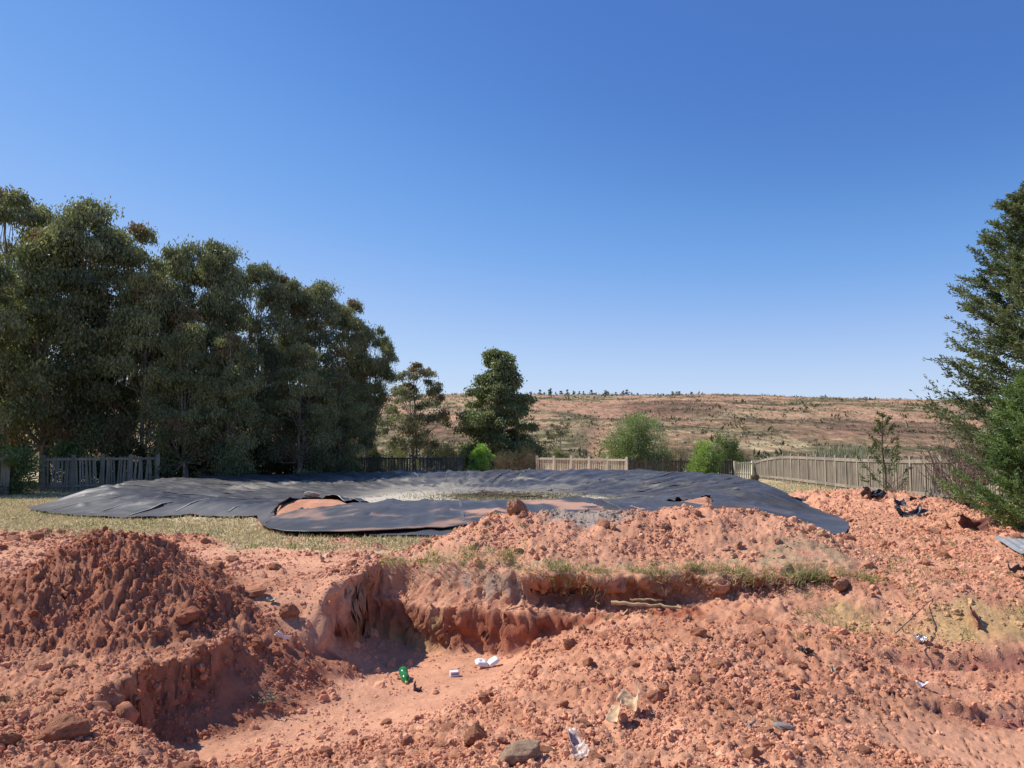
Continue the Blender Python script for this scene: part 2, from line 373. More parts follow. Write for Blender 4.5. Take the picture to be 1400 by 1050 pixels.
def ground(x, y, detail=True):
    """full height of the ground and the masks that colour it"""
    x = np.asarray(x, float); y = np.asarray(y, float)
    U = Uf(x, y)
    rg1 = (fbm(x * 2.2, y * 2.2, 5, 3) - .5)
    rg2 = (fbm(x * 7, y * 7, 6, 2) - .5)
    near = (y < 12.5) & (y > -5)
    L = U.copy(); 
    m = near
    L[m] = Lf(x[m], y[m])
    PLz = 0.68 + 0.10 * (fbm(x * 1.1, y * 1.1, 9, 2) - .5) + 0.02 * (7 - np.minimum(y, 7))
    sp = poly_sd(POLY, x, y) + rg1 * .34 + rg2 * .14
    wl = np.interp(y, [5, 6, 8, 9], [.5, .10, .10, .3])
    low = lerp(L, PLz, sst(-1, 1, sp / wl))
    # small undercut steps of the cracked hollow on the right
    hol = sst(0, .5, 1 - np.hypot((x - 4.95) / 1.25, (y - 7.2) / .35) + rg1 * .9) * .14 + sst(0, .35, 1 - np.hypot((x - 5.1) / 1.1, (y - 8.2) / .22) + rg1 * .9) * .10
    low = low - hol
    n1 = (fbm(x * 1.7, 0 * y + 3, 11, 2) - .5) * .3 + (fbm(x * 5, y * .6, 12, 2) - .5) * .16 + rg2 * .06
    y1 = np.interp(x, YX1, YY1) + n1; w1 = np.interp(x, W1X, W1)
    y2 = np.interp(x, YX2, YY2) + n1 * .8 + (vnoise(x * 9, y * 0, 3) - .5) * .03; w2 = np.interp(x, W2X, W2)
    t1 = (y - y1) / w1; t2 = (y - y2) / w2
    s1 = sst(-1, 1, t1); s2 = sst(-1, 1, t2)
    Mid = np.maximum(0.54 + .05 * rg1, low + .02)
    Mid = lerp(Mid, U, .45 * sst(1.8, 4.5, x))
    H = lerp(low, Mid, s2); H = lerp(H, np.maximum(U, Mid), s1)
    H = np.where(near, H, U)
    # slot under the right bank
    H = H - .16 * np.exp(-((y - (y1 - w1 - .10)) / .07) ** 2) * sst(.25, .4, x) * (1 - sst(1.3, 1.6, x)) * near
    base = H
    # heaps of loose soil
    big = fbm(x * .9, y * .9, 21, 3) - .5
    lump = 0.30 * (fbm(x * 2.6, y * 2.6, 22, 3) - .5)
    hl = heap(HEAP_L, .62, x, y) + lump * .8
    hr = heap(HEAP_R, .40, x, y) + lump * .35 + .06 * big
    hb = heap(HEAP_B, .13, x, y) + lump * .9 + big * .2
    hc = heap(HEAP_C, .5, x, y) + lump * .5
    hr = hr - 4 * (1 - s1) * near
    hd = heap(HEAP_D, 3.5, x, y) - 3 * (1 - s1)
    he = heap(HEAP_E, .5, x, y) + lump * .5
    mh = {}
    P = base
    pz, q, r, th, inp = pond(x, y, base)
    P = np.where(y > 12, pz, base)
    H = P
    hr = np.where(y < 13.9, hr, -9)
    hb = np.where((x > 7.6 + .4 * big) & (y > 9), hb, -9)
    for nm, h in (('l', hl), ('r', hr), ('b', hb), ('c', hc), ('d', hd), ('e', he)):
        mh[nm] = sst(-.05, .06, h - H); k = .05
        H = np.where(h > -5, np.logaddexp(H / k, h / k) * k, H)
    lawn = sst(-.5, .5, (y - np.interp(x, LAWNX, LAWNY)) + big * 2.6 + rg1 * 1.6) * (x < 0.6) + sst(-1, 1, y - 27.5 + big * 5) * (x > 8)
    lawn = np.clip(lawn, 0, 1) * (1 - mh['b']) * (1 - mh['r'])
    pr = 1 - sst(.5, 1.0, np.minimum(np.hypot(x - PATH[0][0], (y - PATH[0][1])), np.minimum(np.hypot(x - PATH[1][0], y - PATH[1][1]), np.hypot(x - PATH[2][0], y - PATH[2][1]))) + rg1 * .6)
    floor = near * (1 - sst(.08, .2, low + .06 * rg1)) * (1 - s2)
    smooth_r = sst(0, .5, 1 - np.hypot((x - 4.1) / 1.9, (y - 6.35) / .8) + rg1)
    inpond = (inp & (y > 13.2)) * 1.0
    rough = np.clip(1 - .85 * np.maximum(np.maximum(floor, pr * .8), smooth_r) - .85 * lawn - inpond, 0, 1)
    rough = rough * (1 - .5 * sst(26, 40, y))
    flank = sst(3.0, 4.0, x + rg1) * (1 - sst(9.2, 9.8, y)) * sst(5, 6, y); rough = rough * (1 - .45 * flank)
    if detail:
        d1, e1, c1 = worley(x * 3.1 + rg1 * .9, y * 3.1 + rg2, 1)
        d2, e2, c2 = worley(x * 8.5 + rg1, y * 8.5 + rg2 * 2, 2)
        d3, e3, c3 = worley(x * 21, y * 21, 3)
        clod = .085 * np.clip(.62 - d1, 0, 1) * (c1 > .45) * c1 + .07 * np.clip(.55 - d2, 0, 1) * (c2 > .35) + .05 * np.clip(.6 - d3, 0, 1)
        cl = .05 * (fbm(x * 12, y * 12, 31, 3) - .5) + .06 * rg1
        soft = 1 - s1 * (1 - sst(1, 3, t1)) * .6
        H = H + rough * (clod * (1 + .7 * mh['l'] + .3 * mh['b']) + cl) * soft
        H = H + (1 - rough) * (1 - inpond) * (.018 * (fbm(x * 5, y * 5, 33, 3) - .5))
        # drying cracks in the hollow and on the right flank
        wx = x + rg1 * .35; wy = y + rg2 * .3
        dc, ec, cc = worley(wx * 3.3, wy * 4.2, 8)
        crk = sst(2.2, 3.2, x + .4 * (y - 7)) * (1 - sst(8.3, 8.9, y)) * (y > 5) * sst(.35, .6, fbm(x * .9, y * .9, 41, 2) + hol * 2)
        crk = crk * (1 - sst(0.015, .06, ec - dc))
        H = H - .05 * crk
    else: crk = 0 * x
    H = H - inpond * .05
    H = H + .10 * np.exp(-((x - PX(440, 18.4)) / .95) ** 4 - ((y - 18.6) / .42) ** 2) * (y > 16)
    mm = (y > 16) & (y < 22)
    if mm.any():
        hh = np.maximum(poly_sd(HOLE1, x[mm], y[mm]), poly_sd(HOLE2, x[mm], y[mm])); H[mm] = H[mm] + .10 * sst(.0, .14, hh)
    return dict(H=H, s1=s1, s2=s2, t1=t1, w1=w1, t2=t2, lawn=lawn, rough=rough, floor=floor, pr=pr, smooth=smooth_r, mh=mh, near=near, inpond=inpond, hol=hol, sp=sp, wl=wl, crk=crk, big=big, rg1=rg1, rg2=rg2, low=low, L=L)

C_PALE = np.array((.655, .333, .202)); C_MID = np.array((.56, .255, .147)); C_DARK = np.array((.39, .155, .088)); C_DEEP = np.array((.36, .115, .062))
C_STRAW = np.array((.52, .41, .235)); C_YEL = np.array((.50, .335, .15)); C_GREY = np.array((.36, .285, .225)); C_OL = np.array((.17, .17, .07)); C_HOLLOW = np.array((.36, .14, .105))
def ground_col(x, y, g):
    def mx(c, d, t): return c + (d - c) * np.clip(t, 0, 1)[..., None]
    f1 = fbm(x * .8, y * .8, 51, 3); f2 = fbm(x * 3, y * 3, 52, 3); f3 = fbm(x * 9, y * 9, 53, 2)
    c = C_MID + (C_PALE - C_MID) * sst(.3, .65, f1 * .5 + f2 * .5)[..., None]
    c = mx(c, C_MID * .82, sst(.55, .75, f3) * .5)
    c = mx(c, C_PALE * 1.05, np.maximum(g['pr'], np.maximum(g['floor'] * .7, g['smooth'])) * .75)
    near = g['near']
    # cut faces
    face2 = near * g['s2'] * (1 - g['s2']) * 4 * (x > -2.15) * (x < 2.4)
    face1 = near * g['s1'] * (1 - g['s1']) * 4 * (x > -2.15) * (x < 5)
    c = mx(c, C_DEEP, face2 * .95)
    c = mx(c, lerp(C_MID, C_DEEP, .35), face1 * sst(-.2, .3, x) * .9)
    c = mx(c, C_YEL * .85, face2 * sst(.6, .7, f2) * .6 + near * np.exp(-((x + 1.45) / .5) ** 2 - ((g['t2'] + .6) / .6) ** 2) * .8)
    c = mx(c, C_GREY, face1 * (x < .2) * sst(.5, .65, f2) * .7)
    # freshly dug heap
    c = mx(c, C_DARK, g['mh']['l'] * (.78 + .3 * sst(.4, .6, f2)) )
    sc = np.exp(-(g['sp'] / (g['wl'] * 1.3)) ** 2) * (y < 8.9) * (y > 5.6) * (x < -2)
    c = mx(c, C_DARK * 1.1, sc * .85)
    c = mx(c, C_MID * .9, (g['sp'] > 0) * near * (1 - g['mh']['l']) * .45 * (x < -2) * (1 - g['s1']))
    c = mx(c, C_PALE * .98, g['mh']['r'] * .5); c = mx(c, C_PALE * .98, g['mh']['b'] * .6)
    gp = np.exp(-((x - PX(800, 12.1)) / .75) ** 2 - ((y - 12.1) / .5) ** 2); c = mx(c, np.array((.33, .28, .23)), sst(.25, .6, gp + (f3 - .5) * .5) * .9)
    # ochre patch on the right flank, darker bottoms of the hollow
    yp = np.exp(-((x - 5.6) / 1.2) ** 2 - ((y - 8.9) / .45) ** 2) + .7 * np.exp(-((x - 4.0) / .35) ** 2 - ((y - 9.3) / .6) ** 2)
    c = mx(c, C_YEL * 1.1, sst(.35, .8, yp + (f2 - .5) * .7) * .75)
    c = mx(c, C_HOLLOW, sst(.05, .11, g['hol']) * .8)
    c = mx(c, c * .45, g['crk'] * .9)
    # weedy turf
    lw = g['lawn'] * (1 - g['inpond'])
    c = mx(c, C_STRAW * (0.78 + .45 * f3[..., None]), lw * sst(.22, .42, f2 + .25 * lw))
    c = mx(c, C_OL, lw * sst(.58, .72, f2) * .55)
    # thin greenish growth along the lip and right bank
    lip = near * np.exp(-((g['t1'] - 1.6) / 1.2) ** 2) * (x > -1.8) * (x < 4.8)
    c = mx(c, C_STRAW * .75, lip * sst(.45, .6, f3) * .7)
    return np.clip(c, 0.01, .9)

# the near ground: one dense sheet
NC, NR = 860, 680
s0_ = np.linspace(-1.1, 1.1, 6000); sd_ = (1 / (1 + (np.abs(s0_) / .72) ** 8 * 1.5) + .12) * (1 + 2.5 * np.exp(-((s0_ + .153) / .018) ** 2) + .7 * np.exp(-((s0_ + .42) / .07) ** 2))
sc_ = np.cumsum(sd_); sc_ = (sc_ - sc_[0]) / (sc_[-1] - sc_[0]); s = np.interp(np.linspace(0, 1, NC), sc_, s0_)
yy = np.linspace(1.0, 62, 6000)
dens = 1 / (yy + .8) * (1 + 4.5 * np.exp(-((yy - 10.2) / .6) ** 2) + .5 * np.exp(-((yy - 7.6) / 1.4) ** 2)); cdf = np.cumsum(dens); cdf = (cdf - cdf[0]) / (cdf[-1] - cdf[0])
rows = np.interp(np.linspace(0, 1, NR), cdf, yy)
GX = s[None, :] * (rows[:, None] + 3.0); GY = np.broadcast_to(rows[:, None], GX.shape).copy()
g = ground(GX, GY)
GZ = g['H']
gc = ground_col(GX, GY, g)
wx = GX.copy(); wy = GY.copy()
st = g['near'] * (GX > -2.15) * (GX < 5.0)
over = np.exp(-((g['t1'] - .75) / .75) ** 2) * sst(0, .5, GX) * (1 - sst(4.2, 5, GX))
wy = wy - st * over * (.16 + .16 * (vnoise(GX * 3, GY * 0, 61) - .3))
und_ = np.exp(-((g['t1'] + .25) / .45) ** 2) * sst(0, .5, GX) * (1 - sst(4.0, 4.8, GX)); wy = wy + st * und_ * .30 * sst(.35, .7, fbm(GX * 2.3, GY * 0, 67, 3))
wl_ = st * (g['s2'] * (1 - g['s2']) * 4)
wy = wy - wl_ * .12 * (fbm(GX * 4, GZ * 5, 62, 3) - .5) ; wx = wx + wl_ * .10 * (fbm(GX * 6, GZ * 6, 63, 2) - .5)
fl_ = st * (g['s1'] * (1 - g['s1']) * 4); wy = wy - fl_ * .08 * (fbm(GX * 7, GZ * 6, 64, 3) - .5)
# roughen steep faces along their normals
def _nrm(P):
    a = np.gradient(P, axis=1); b_ = np.gradient(P, axis=0); n_ = np.cross(a, b_); return n_ / (np.linalg.norm(n_, axis=-1, keepdims=True) + 1e-9)
P_ = np.stack([wx, wy, GZ], -1); n_ = _nrm(P_); steep = sst(.35, .8, 1 - n_[..., 2]) * g['near']
for k_ in range(2): steep = (steep + np.roll(steep, 1, 0) + np.roll(steep, -1, 0) + np.roll(steep, 1, 1) + np.roll(steep, -1, 1)) / 5
wa, wb = P_[..., 0] + P_[..., 2] * .7, P_[..., 1] * 1.0 - P_[..., 2] * 1.1
q1, e1_, c1_ = worley(wa * 4.5 + .3 * g['rg1'], wb * 4.5, 15); q2, e2_, c2_ = worley(wa * 11, wb * 11 + .5 * g['rg2'], 16)
disp = .22 * (fbm(wa * 2.2, wb * 2.2, 65, 3) - .5) + .17 * (c1_ - .5) * np.clip((e1_ - q1) * 4, 0, 1) + .09 * (c2_ - .5) * np.clip((e2_ - q2) * 4, 0, 1) + .05 * (fbm(wa * 14, wb * 14, 66, 3) - .5)
P_ = P_ + n_ * (steep * disp)[..., None]
wx, wy, GZ = P_[..., 0], P_[..., 1], P_[..., 2]
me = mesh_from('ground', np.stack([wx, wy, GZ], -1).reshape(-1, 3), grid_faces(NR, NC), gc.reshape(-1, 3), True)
o = obj('ground', me, M_SOIL); tag(o, kind='structure')
def gz(x, y): return float(ground(np.array([x]), np.array([y]))['H'][0])
def gza(x, y): return ground(np.asarray(x, float), np.asarray(y, float))['H']

# wide base ground behind and beside the camera
xs = np.concatenate([np.linspace(-420, -70, 12), np.linspace(-60, 60, 25), np.linspace(70, 420, 12)]); ys = np.concatenate([np.linspace(-200, -10, 8), np.linspace(-5, 62.5, 28)])
X, Y = np.meshgrid(xs, ys)
Z = np.interp(Y, UY, UZ) - .75 
Z = np.where((np.abs(X) < 40) & (Y > 0) & (Y < 40), Z - 1.2, Z); Z = np.where(Y > 60, -.03, Z)
me = mesh_from('field', np.stack([X, Y, Z], -1).reshape(-1, 3), grid_faces(len(ys), len(xs)), np.broadcast_to(C_STRAW * .8, (X.size, 3)), True)
tag(obj('field', me, M_SOIL), kind='structure')

# ------------------------------------------------------------------ hill
def hillz(x, y):
    az = x / np.maximum(y, 1)
    ridge = 14.8 - 1.7 * sst(.25, .62, az) + .5 * (fbm(x * .02, y * 0 + 2, 71, 3) - .5) - .5 * (1 - sst(-.25, .0, az))
    yr = 205 + 10 * (fbm(x * .01, y * 0, 72, 2) - .5)
    t = (y - 63) / (yr - 63)
    prof = np.where(t < 1, .55 * sst(-.05, 1.0, t) + .45 * np.clip(t, 0, 1), 1)
    z = ridge * np.clip(prof, 0, 1) - np.clip(y - yr, 0, None) * .03
    z = z + (1.2 * (fbm(x * .05, y * .05, 73, 4) - .5)) * sst(66, 90, y) * (1 - .6 * sst(.8, 1, t)) + .35 * (fbm(x * .3, y * .12, 74, 3) - .5) * sst(66, 80, y)
    gul = np.exp(-((x - (.118 + .006 * np.sin(y * .12)) * y) / 1.1) ** 2) * sst(66, 75, y) * (1 - sst(110, 130, y))
    return z - .5 * gul, gul
xs = np.concatenate([np.linspace(-420, -165, 14), np.linspace(-160, 210, 420), np.linspace(220, 420, 10)])
ys = np.concatenate([62 + (208 - 62) * np.linspace(0, 1, 210) ** 1.15, np.linspace(212, 420, 20)])
X, Y = np.meshgrid(xs, ys)
Z, GUL = hillz(X, Y)
HS = np.array((.44, .255, .155)); HG = np.array((.38, .295, .165)); HO = np.array((.13, .115, .055)); HB = np.array((.17, .095, .065))
f1 = fbm(X * .03, Y * .05, 81, 3); f2 = fbm(X * .1, Y * .16, 82, 4); f3 = fbm(X * .5, Y * .6, 83, 3); t = (Y - 63) / 142
c = HS + (HG - HS) * (sst(.42, .62, f2) * (1 - .55 * sst(.3, .8, t) * sst(10, 60, X)))[..., None]
gl = 1 - sst(.0, .45, t + .5 * (f1 - .5))
c = c + (HO - c) * (np.clip(gl * .95 + .9 * sst(.50, .64, f2 * .6 + f1 * .4), 0, 1) * sst(.30, .5, f3))[..., None]
dk = np.exp(-((X / Y - .20) / .10) ** 2 - ((t - .55) / .16) ** 2) + .8 * np.exp(-((X / Y + .1) / .06) ** 2 - ((t - .35) / .15) ** 2) + .8 * np.exp(-((X / Y - .50) / .16) ** 2 - ((t - .32) / .14) ** 2)
c = c + (HB - c) * (sst(.25, .7, dk + (f2 - .5) * 1.2) * .72)[..., None]
c = c + (HS * 1.15 - c) * (np.clip(GUL, 0, 1) * .9)[..., None]
c = c + (HG * 1.25 - c) * (sst(.5, .8, np.exp(-((X / Y - .35) / .08) ** 2 - ((t - .18) / .07) ** 2) + (f3 - .5)) * .8)[..., None]
m, nt, b, out = newmat('hill_soil')
tc = N(nt, 'ShaderNodeTexCoord'); at = N(nt, 'ShaderNodeAttribute'); at.attribute_name = 'col'
mp = N(nt, 'ShaderNodeMapping'); mp.inputs['Scale'].default_value = (1.0, .35, 1.0); nt.links.new(tc.outputs['Object'], mp.inputs['Vector'])
n1 = noise_node(nt, .9, 8, .72, mp.outputs[0], .6); n2 = noise_node(nt, .22, 6, .6, mp.outputs[0])
r1 = ramp(nt, n1.outputs[0], [(.34, .42), (.5, .95), (.66, 1.4)]); r2 = ramp(nt, n2.outputs[0], [(.3, .8), (.7, 1.18)])
cc = mixc(nt, at.outputs['Color'], r1.outputs[0], 1.0, 'MULTIPLY'); cc = mixc(nt, cc, r2.outputs[0], 1.0, 'MULTIPLY')
nt.links.new(cc, b.inputs['Base Color']); b.inputs['Roughness'].default_value = .95; b.inputs['Specular IOR Level'].default_value = .1
bump(nt, b, n1.outputs[0], .8, .6)
me = mesh_from('hill', np.stack([X, Y, Z], -1).reshape(-1, 3), grid_faces(len(ys), len(xs)), c.reshape(-1, 3), True)
tag(obj('hill', me, m), kind='structure')
def hz(x, y): return float(hillz(np.array([float(x)]), np.array([float(y)]))[0][0])
# ------------------------------------------------------------------ pond liner
m, nt, b, out = newmat('liner_plastic')
tc = N(nt, 'ShaderNodeTexCoord'); at = N(nt, 'ShaderNodeAttribute'); at.attribute_name = 'col'
n1 = noise_node(nt, 1.1, 7, .68, tc.outputs['Object'], .8); n2 = noise_node(nt, 9, 6, .7, tc.outputs['Object'])
base = ramp(nt, n1.outputs[0], [(.3, (.042, .040, .041)), (.55, (.068, .065, .064)), (.75, (.125, .112, .10))])
dust = N(nt, 'ShaderNodeSeparateColor'); nt.links.new(at.outputs['Color'], dust.inputs[0])
dm = N(nt, 'ShaderNodeMath', operation='MULTIPLY_ADD'); nt.links.new(n2.outputs[0], dm.inputs[0]); dm.inputs[1].default_value = .9; dm.inputs[2].default_value = -.45
da = N(nt, 'ShaderNodeMath', operation='ADD'); nt.links.new(dm.outputs[0], da.inputs[0]); nt.links.new(dust.outputs[0], da.inputs[1]); da.use_clamp = True
dc = N(nt, 'ShaderNodeMath', operation='MULTIPLY'); nt.links.new(da.outputs[0], dc.inputs[0]); nt.links.new(dust.outputs[0], dc.inputs[1]); dc.use_clamp = True
pk = ramp(nt, dust.outputs[1], [(0, (.52, .45, .34)), (1, (.45, .25, .17))])
cc = mixc(nt, base.outputs[0], pk.outputs[0], dc.outputs[0])
ob = ramp(nt, n2.outputs[0], [(.35, (.16, .125, .065)), (.65, (.36, .29, .18))])
cc = mixc(nt, cc, ob.outputs[0], dust.outputs[2])
nt.links.new(cc, b.inputs['Base Color'])
rr = ramp(nt, dc.outputs[0], [(0, .48), (.6, .9)]); nt.links.new(rr.outputs[0], b.inputs['Roughness'])
b.inputs['Specular IOR Level'].default_value = .38
bump(nt, b, n2.outputs[0], .15, .02)
M_LINER = m
NT, NRR = 620, 150
th = np.linspace(0, 2 * np.pi, NT, endpoint=False)
ro = np.interp(th, TH, RO, period=2 * np.pi); rc = np.interp(th, TH, RC, period=2 * np.pi); zc = np.interp(th, TH, ZC, period=2 * np.pi)
u = np.linspace(0, 1, NRR); u = u ** .8
ragged = 1 + .004 * (vnoise(th * 14, th * 0, 91) - .5) + .003 * (vnoise(th * 60, th * 0, 92) - .5)
Rr = u[:, None] * (ro * ragged)[None, :]
LX = CX + Rr * np.cos(th)[None, :]; LY = CY + Rr * np.sin(th)[None, :]
def wrinkle(x, y):
    th = np.arctan2(y - CY, x - CX); r = np.hypot(x - CX, y - CY)
    a = th * 14
    wob = fbm(x * .25, y * .25, 95, 2) * 2.5
    w = (fbm(a * 1.9 + wob, r * .16 + 0 * a, 96, 2) - .5) * .17 + (fbm(a * 5 + wob * 2, r * .35, 97, 2) - .5) * .12
    rd = 1 - np.abs(fbm(a * 1.3 + wob * 1.3, r * .22 + 9, 98, 2) - .5) * 6
    w = w + .075 * np.clip(rd, 0, 1)
    w = w + .028 * np.clip(1 - np.abs(fbm(a * 5.5 + wob, r * .12, 94, 2) - .5) * 9, 0, 1)
    rd2 = 1 - np.abs(fbm(x * .55 + y * .25, y * .9 - x * .2, 99, 2) - .5) * 10
    w = w + .05 * np.clip(rd2, 0, 1) ** 1.5
    ro_ = np.interp(np.mod(th, 2 * np.pi), TH, RO, period=2 * np.pi)
    return w * sst(.25, .8, r / 14.0) * (.25 + .75 * sst(0, 1.6, ro_ - r))
def liner_z(x, y):
    U = Uf(x, y)
    z, q, r, t, inp = pond(x, y, U)
    return z + .035 + np.maximum(wrinkle(x, y), -.045), q
LZ, LQ = liner_z(LX, LY)
f1 = fbm(LX * .35, LY * .35, 101, 3); f2 = fbm(LX * 1.4, LY * 1.1, 102, 3)
silt = (1 - sst(.40, .66, LQ + .5 * (f1 - .5) + .25 * (f2 - .5))) * 1.0
wp = np.exp(-((LX - PX(545, 29)) / 2.2) ** 2 - ((LY - 29) / 4.0) ** 2) + np.exp(-((LX - PX(828, 28.5)) / 2.0) ** 2 - ((LY - 28.5) / 3.0) ** 2)
silt = silt * np.clip(.58 + .9 * wp, 0, 1)
silt = silt * (1 - .75 * sst(6.0, 9.5, -LX + 1.5 * f1) * sst(30, 20, LY * 0 + 10)) * sst(.25, .45, f2 + .3 * (1 - LQ))
ring = .38 * np.exp(-((LQ - .70 + .08 * (f1 - .5)) / .05) ** 2) * (LY > 33) + .16 * sst(.55, .7, f2) * (LQ < .9)
dustv = np.clip(np.maximum(silt, ring), 0, 1)
dustv = np.clip(dustv + .14 * sst(.5, .8, f2) , 0, 1)
pink = sst(.95, 1.15, LQ)
mud = np.clip(sst(0, .6, 1 - np.hypot((LX - PX(700, 31.5)) / 3.9, (LY - 31.5) / 2.6) + 1.6 * (f2 - .5)), 0, 1) * .85
dn = sst(.45, .65, f2) * pink * (LY < 19) * .3
dustv = np.clip(np.maximum(dustv, dn), 0, 1)
lc = np.stack([dustv, pink, mud], -1)
LF = grid_faces(NRR, NT, wrap=True)
cxy = np.stack([LX.ravel(), LY.ravel()], -1)[LF].mean(1)
keep = (poly_sd(HOLE1, cxy[:, 0], cxy[:, 1]) < 0) & (poly_sd(HOLE2, cxy[:, 0], cxy[:, 1]) < 0)
V = np.stack([LX, LY, LZ], -1).reshape(-1, 3)
root = empty('pond_liner', (CX, CY, .3))
tag(root, 'large black plastic liner spread over the empty round pond and its bank', 'pond liner')
V = V - np.array([CX, CY, .3])
me = mesh_from('liner_sheet', V, LF[keep], lc.reshape(-1, 3), True)
# build a thickness so that cut edges read
lo = obj('liner_sheet', me, M_LINER, root)
M_SEAM = mat_simple('weld_seam', (.13, .125, .12), .5, .3, 3)
M_SEAMW = mat_simple('silted_seam', (.22, .21, .19), .8, .3, 3)
rnd = random.Random(3)
def strip(pts, w, h, name, mat, parent, off):
    pts = np.array(pts); T = np.gradient(pts, axis=0); S = np.cross(T, (0, 0, 1)); S /= np.linalg.norm(S, axis=1)[:, None] + 1e-9
    a = pts - S * w; b_ = pts + S * w; up = np.array((0, 0, h))
    V = np.stack([a, a + up, b_ + up, b_], 1).reshape(-1, 3) - np.array(off)
    return obj(name, mesh_from(name, V, grid_faces(len(pts), 4), None, False), mat, parent)
ks = 0
for k in range(54):
    t = (k + .5 + rnd.uniform(-.2, .2)) / 54 * 2 * math.pi
    rc_ = float(np.interp(t, TH, RC, period=2 * math.pi)); ro_ = float(np.interp(t, TH, RO, period=2 * math.pi))
    r0 = rc_ * rnd.uniform(.5, .66); r1 = ro_ - .25
    if rnd.random() < .25: r1 = rc_ * rnd.uniform(.9, 1.02)
    tt = t + rnd.uniform(-.03, .03)
    rr_ = np.linspace(r0, r1, 26); ta = np.linspace(t, tt, 26)
    x = CX + rr_ * np.cos(ta); y = CY + rr_ * np.sin(ta)
    if (poly_sd(HOLE1, x, y).max() > -.05) or (poly_sd(HOLE2, x, y).max() > -.05): continue
    z, _ = liner_z(x, y)
    strip(np.stack([x, y, z], -1), .028, .014, 'seam', M_SEAM if rnd.random() < .7 else M_SEAMW, root, (CX, CY, .3))
# front overlap sheet with its free lower edge
lo_e = [(366, 15.6), (372, 15.0), (388, 14.55), (420, 14.2), (480, 14.1), (515, 14.3), (560, 14.62), (612, 14.55), (655, 14.95), (720, 15.6), (790, 15.8), (880, 15.8), (1010, 15.5)]
hi_e = [(365, 16.3), (376, 16.9), (430, 17.25), (490, 17.7), (560, 17.9), (620, 17.9), (700, 17.9), (790, 18), (880, 17.9), (1010, 17.5)]
sN, tN = 130, 26
pxs = np.linspace(0, 1, sN)
def resamp(l):
    a = np.array([(PX(p, d), d) for p, d in l]); ss = np.concatenate([[0], np.cumsum(np.hypot(*np.diff(a, axis=0).T))]); ss /= ss[-1]
    return np.stack([np.interp(pxs, ss, a[:, 0]), np.interp(pxs, ss, a[:, 1])], -1)
lo_p = resamp(lo_e); hi_p = resamp(hi_e)
tt = np.linspace(0, 1, tN)[:, None, None]
P = lo_p[None] * (1 - tt) + hi_p[None] * tt
z = pond(P[..., 0], P[..., 1], Uf(P[..., 0], P[..., 1]))[0] + .055 + .35 * wrinkle(P[..., 0], P[..., 1]) * (tt[..., 0] * 0 + 1)
lift = .02 + .025 * np.exp(-(tt[..., 0] / .12) ** 2) * (.4 + 1.2 * vnoise(pxs * 9, pxs * 0, 105))[None]
crease = .035 * np.exp(-((tt[..., 0] - (.75 - .75 * pxs[None] * 1.6)) / .035) ** 2) * (pxs[None] < .5)
z = z + lift + crease + .0 * P[..., 0]
f2 = fbm(P[..., 0] * 1.1, P[..., 1] * 2.2, 107, 3)
dd = np.clip(sst(.5, .72, f2) * .7 + .75 * sst(.3, .55, pxs)[None] * sst(.42, .6, f2) * (1 - np.abs(tt[..., 0] - .4) * 1.6), 0, 1)
V = np.concatenate([P, z[..., None]], -1).reshape(-1, 3) - np.array((CX, CY, .3))
lc2 = np.stack([dd, np.ones_like(dd), 0 * dd], -1).reshape(-1, 3)
o = obj('overlap_sheet', mesh_from('overlap_sheet', V, grid_faces(tN, sN), lc2, True), M_LINER, root)
md = o.modifiers.new('thickness', 'SOLIDIFY'); md.thickness = .012; md.offset = 1
# lifted inner edge arching over bare soil
a = np.array([(376, 17.35), (392, 18.05), (415, 18.75), (440, 19.0), (465, 18.65), (485, 18.1), (500, 17.85)], float)
s_ = np.linspace(0, 1, 40); ax = np.interp(s_, np.linspace(0, 1, 7), [PX(p, d) for p, d in a]); ay = np.interp(s_, np.linspace(0, 1, 7), a[:, 1])
arc = np.sin(s_ * np.pi) ** .8
rows_ = []
for k, (back, hz_, dz) in enumerate(((-.10, .10, 0), (-.05, .115, 0), (0, .12, 0), (.25, .075, 0), (.6, .03, 0), (.95, .0, 0))):
    z, _ = liner_z(ax, ay + back); rows_.append(np.stack([ax, ay + back, z + .012 + hz_ * arc + dz * arc], -1))
V = np.stack(rows_, 0).reshape(-1, 3) - np.array((CX, CY, .3))
o = obj('lifted_edge', mesh_from('lifted_edge', V, grid_faces(6, 40), np.zeros((len(V), 3)), True), M_LINER, root)
md = o.modifiers.new('thickness', 'SOLIDIFY'); md.thickness = .015; md.offset = 1
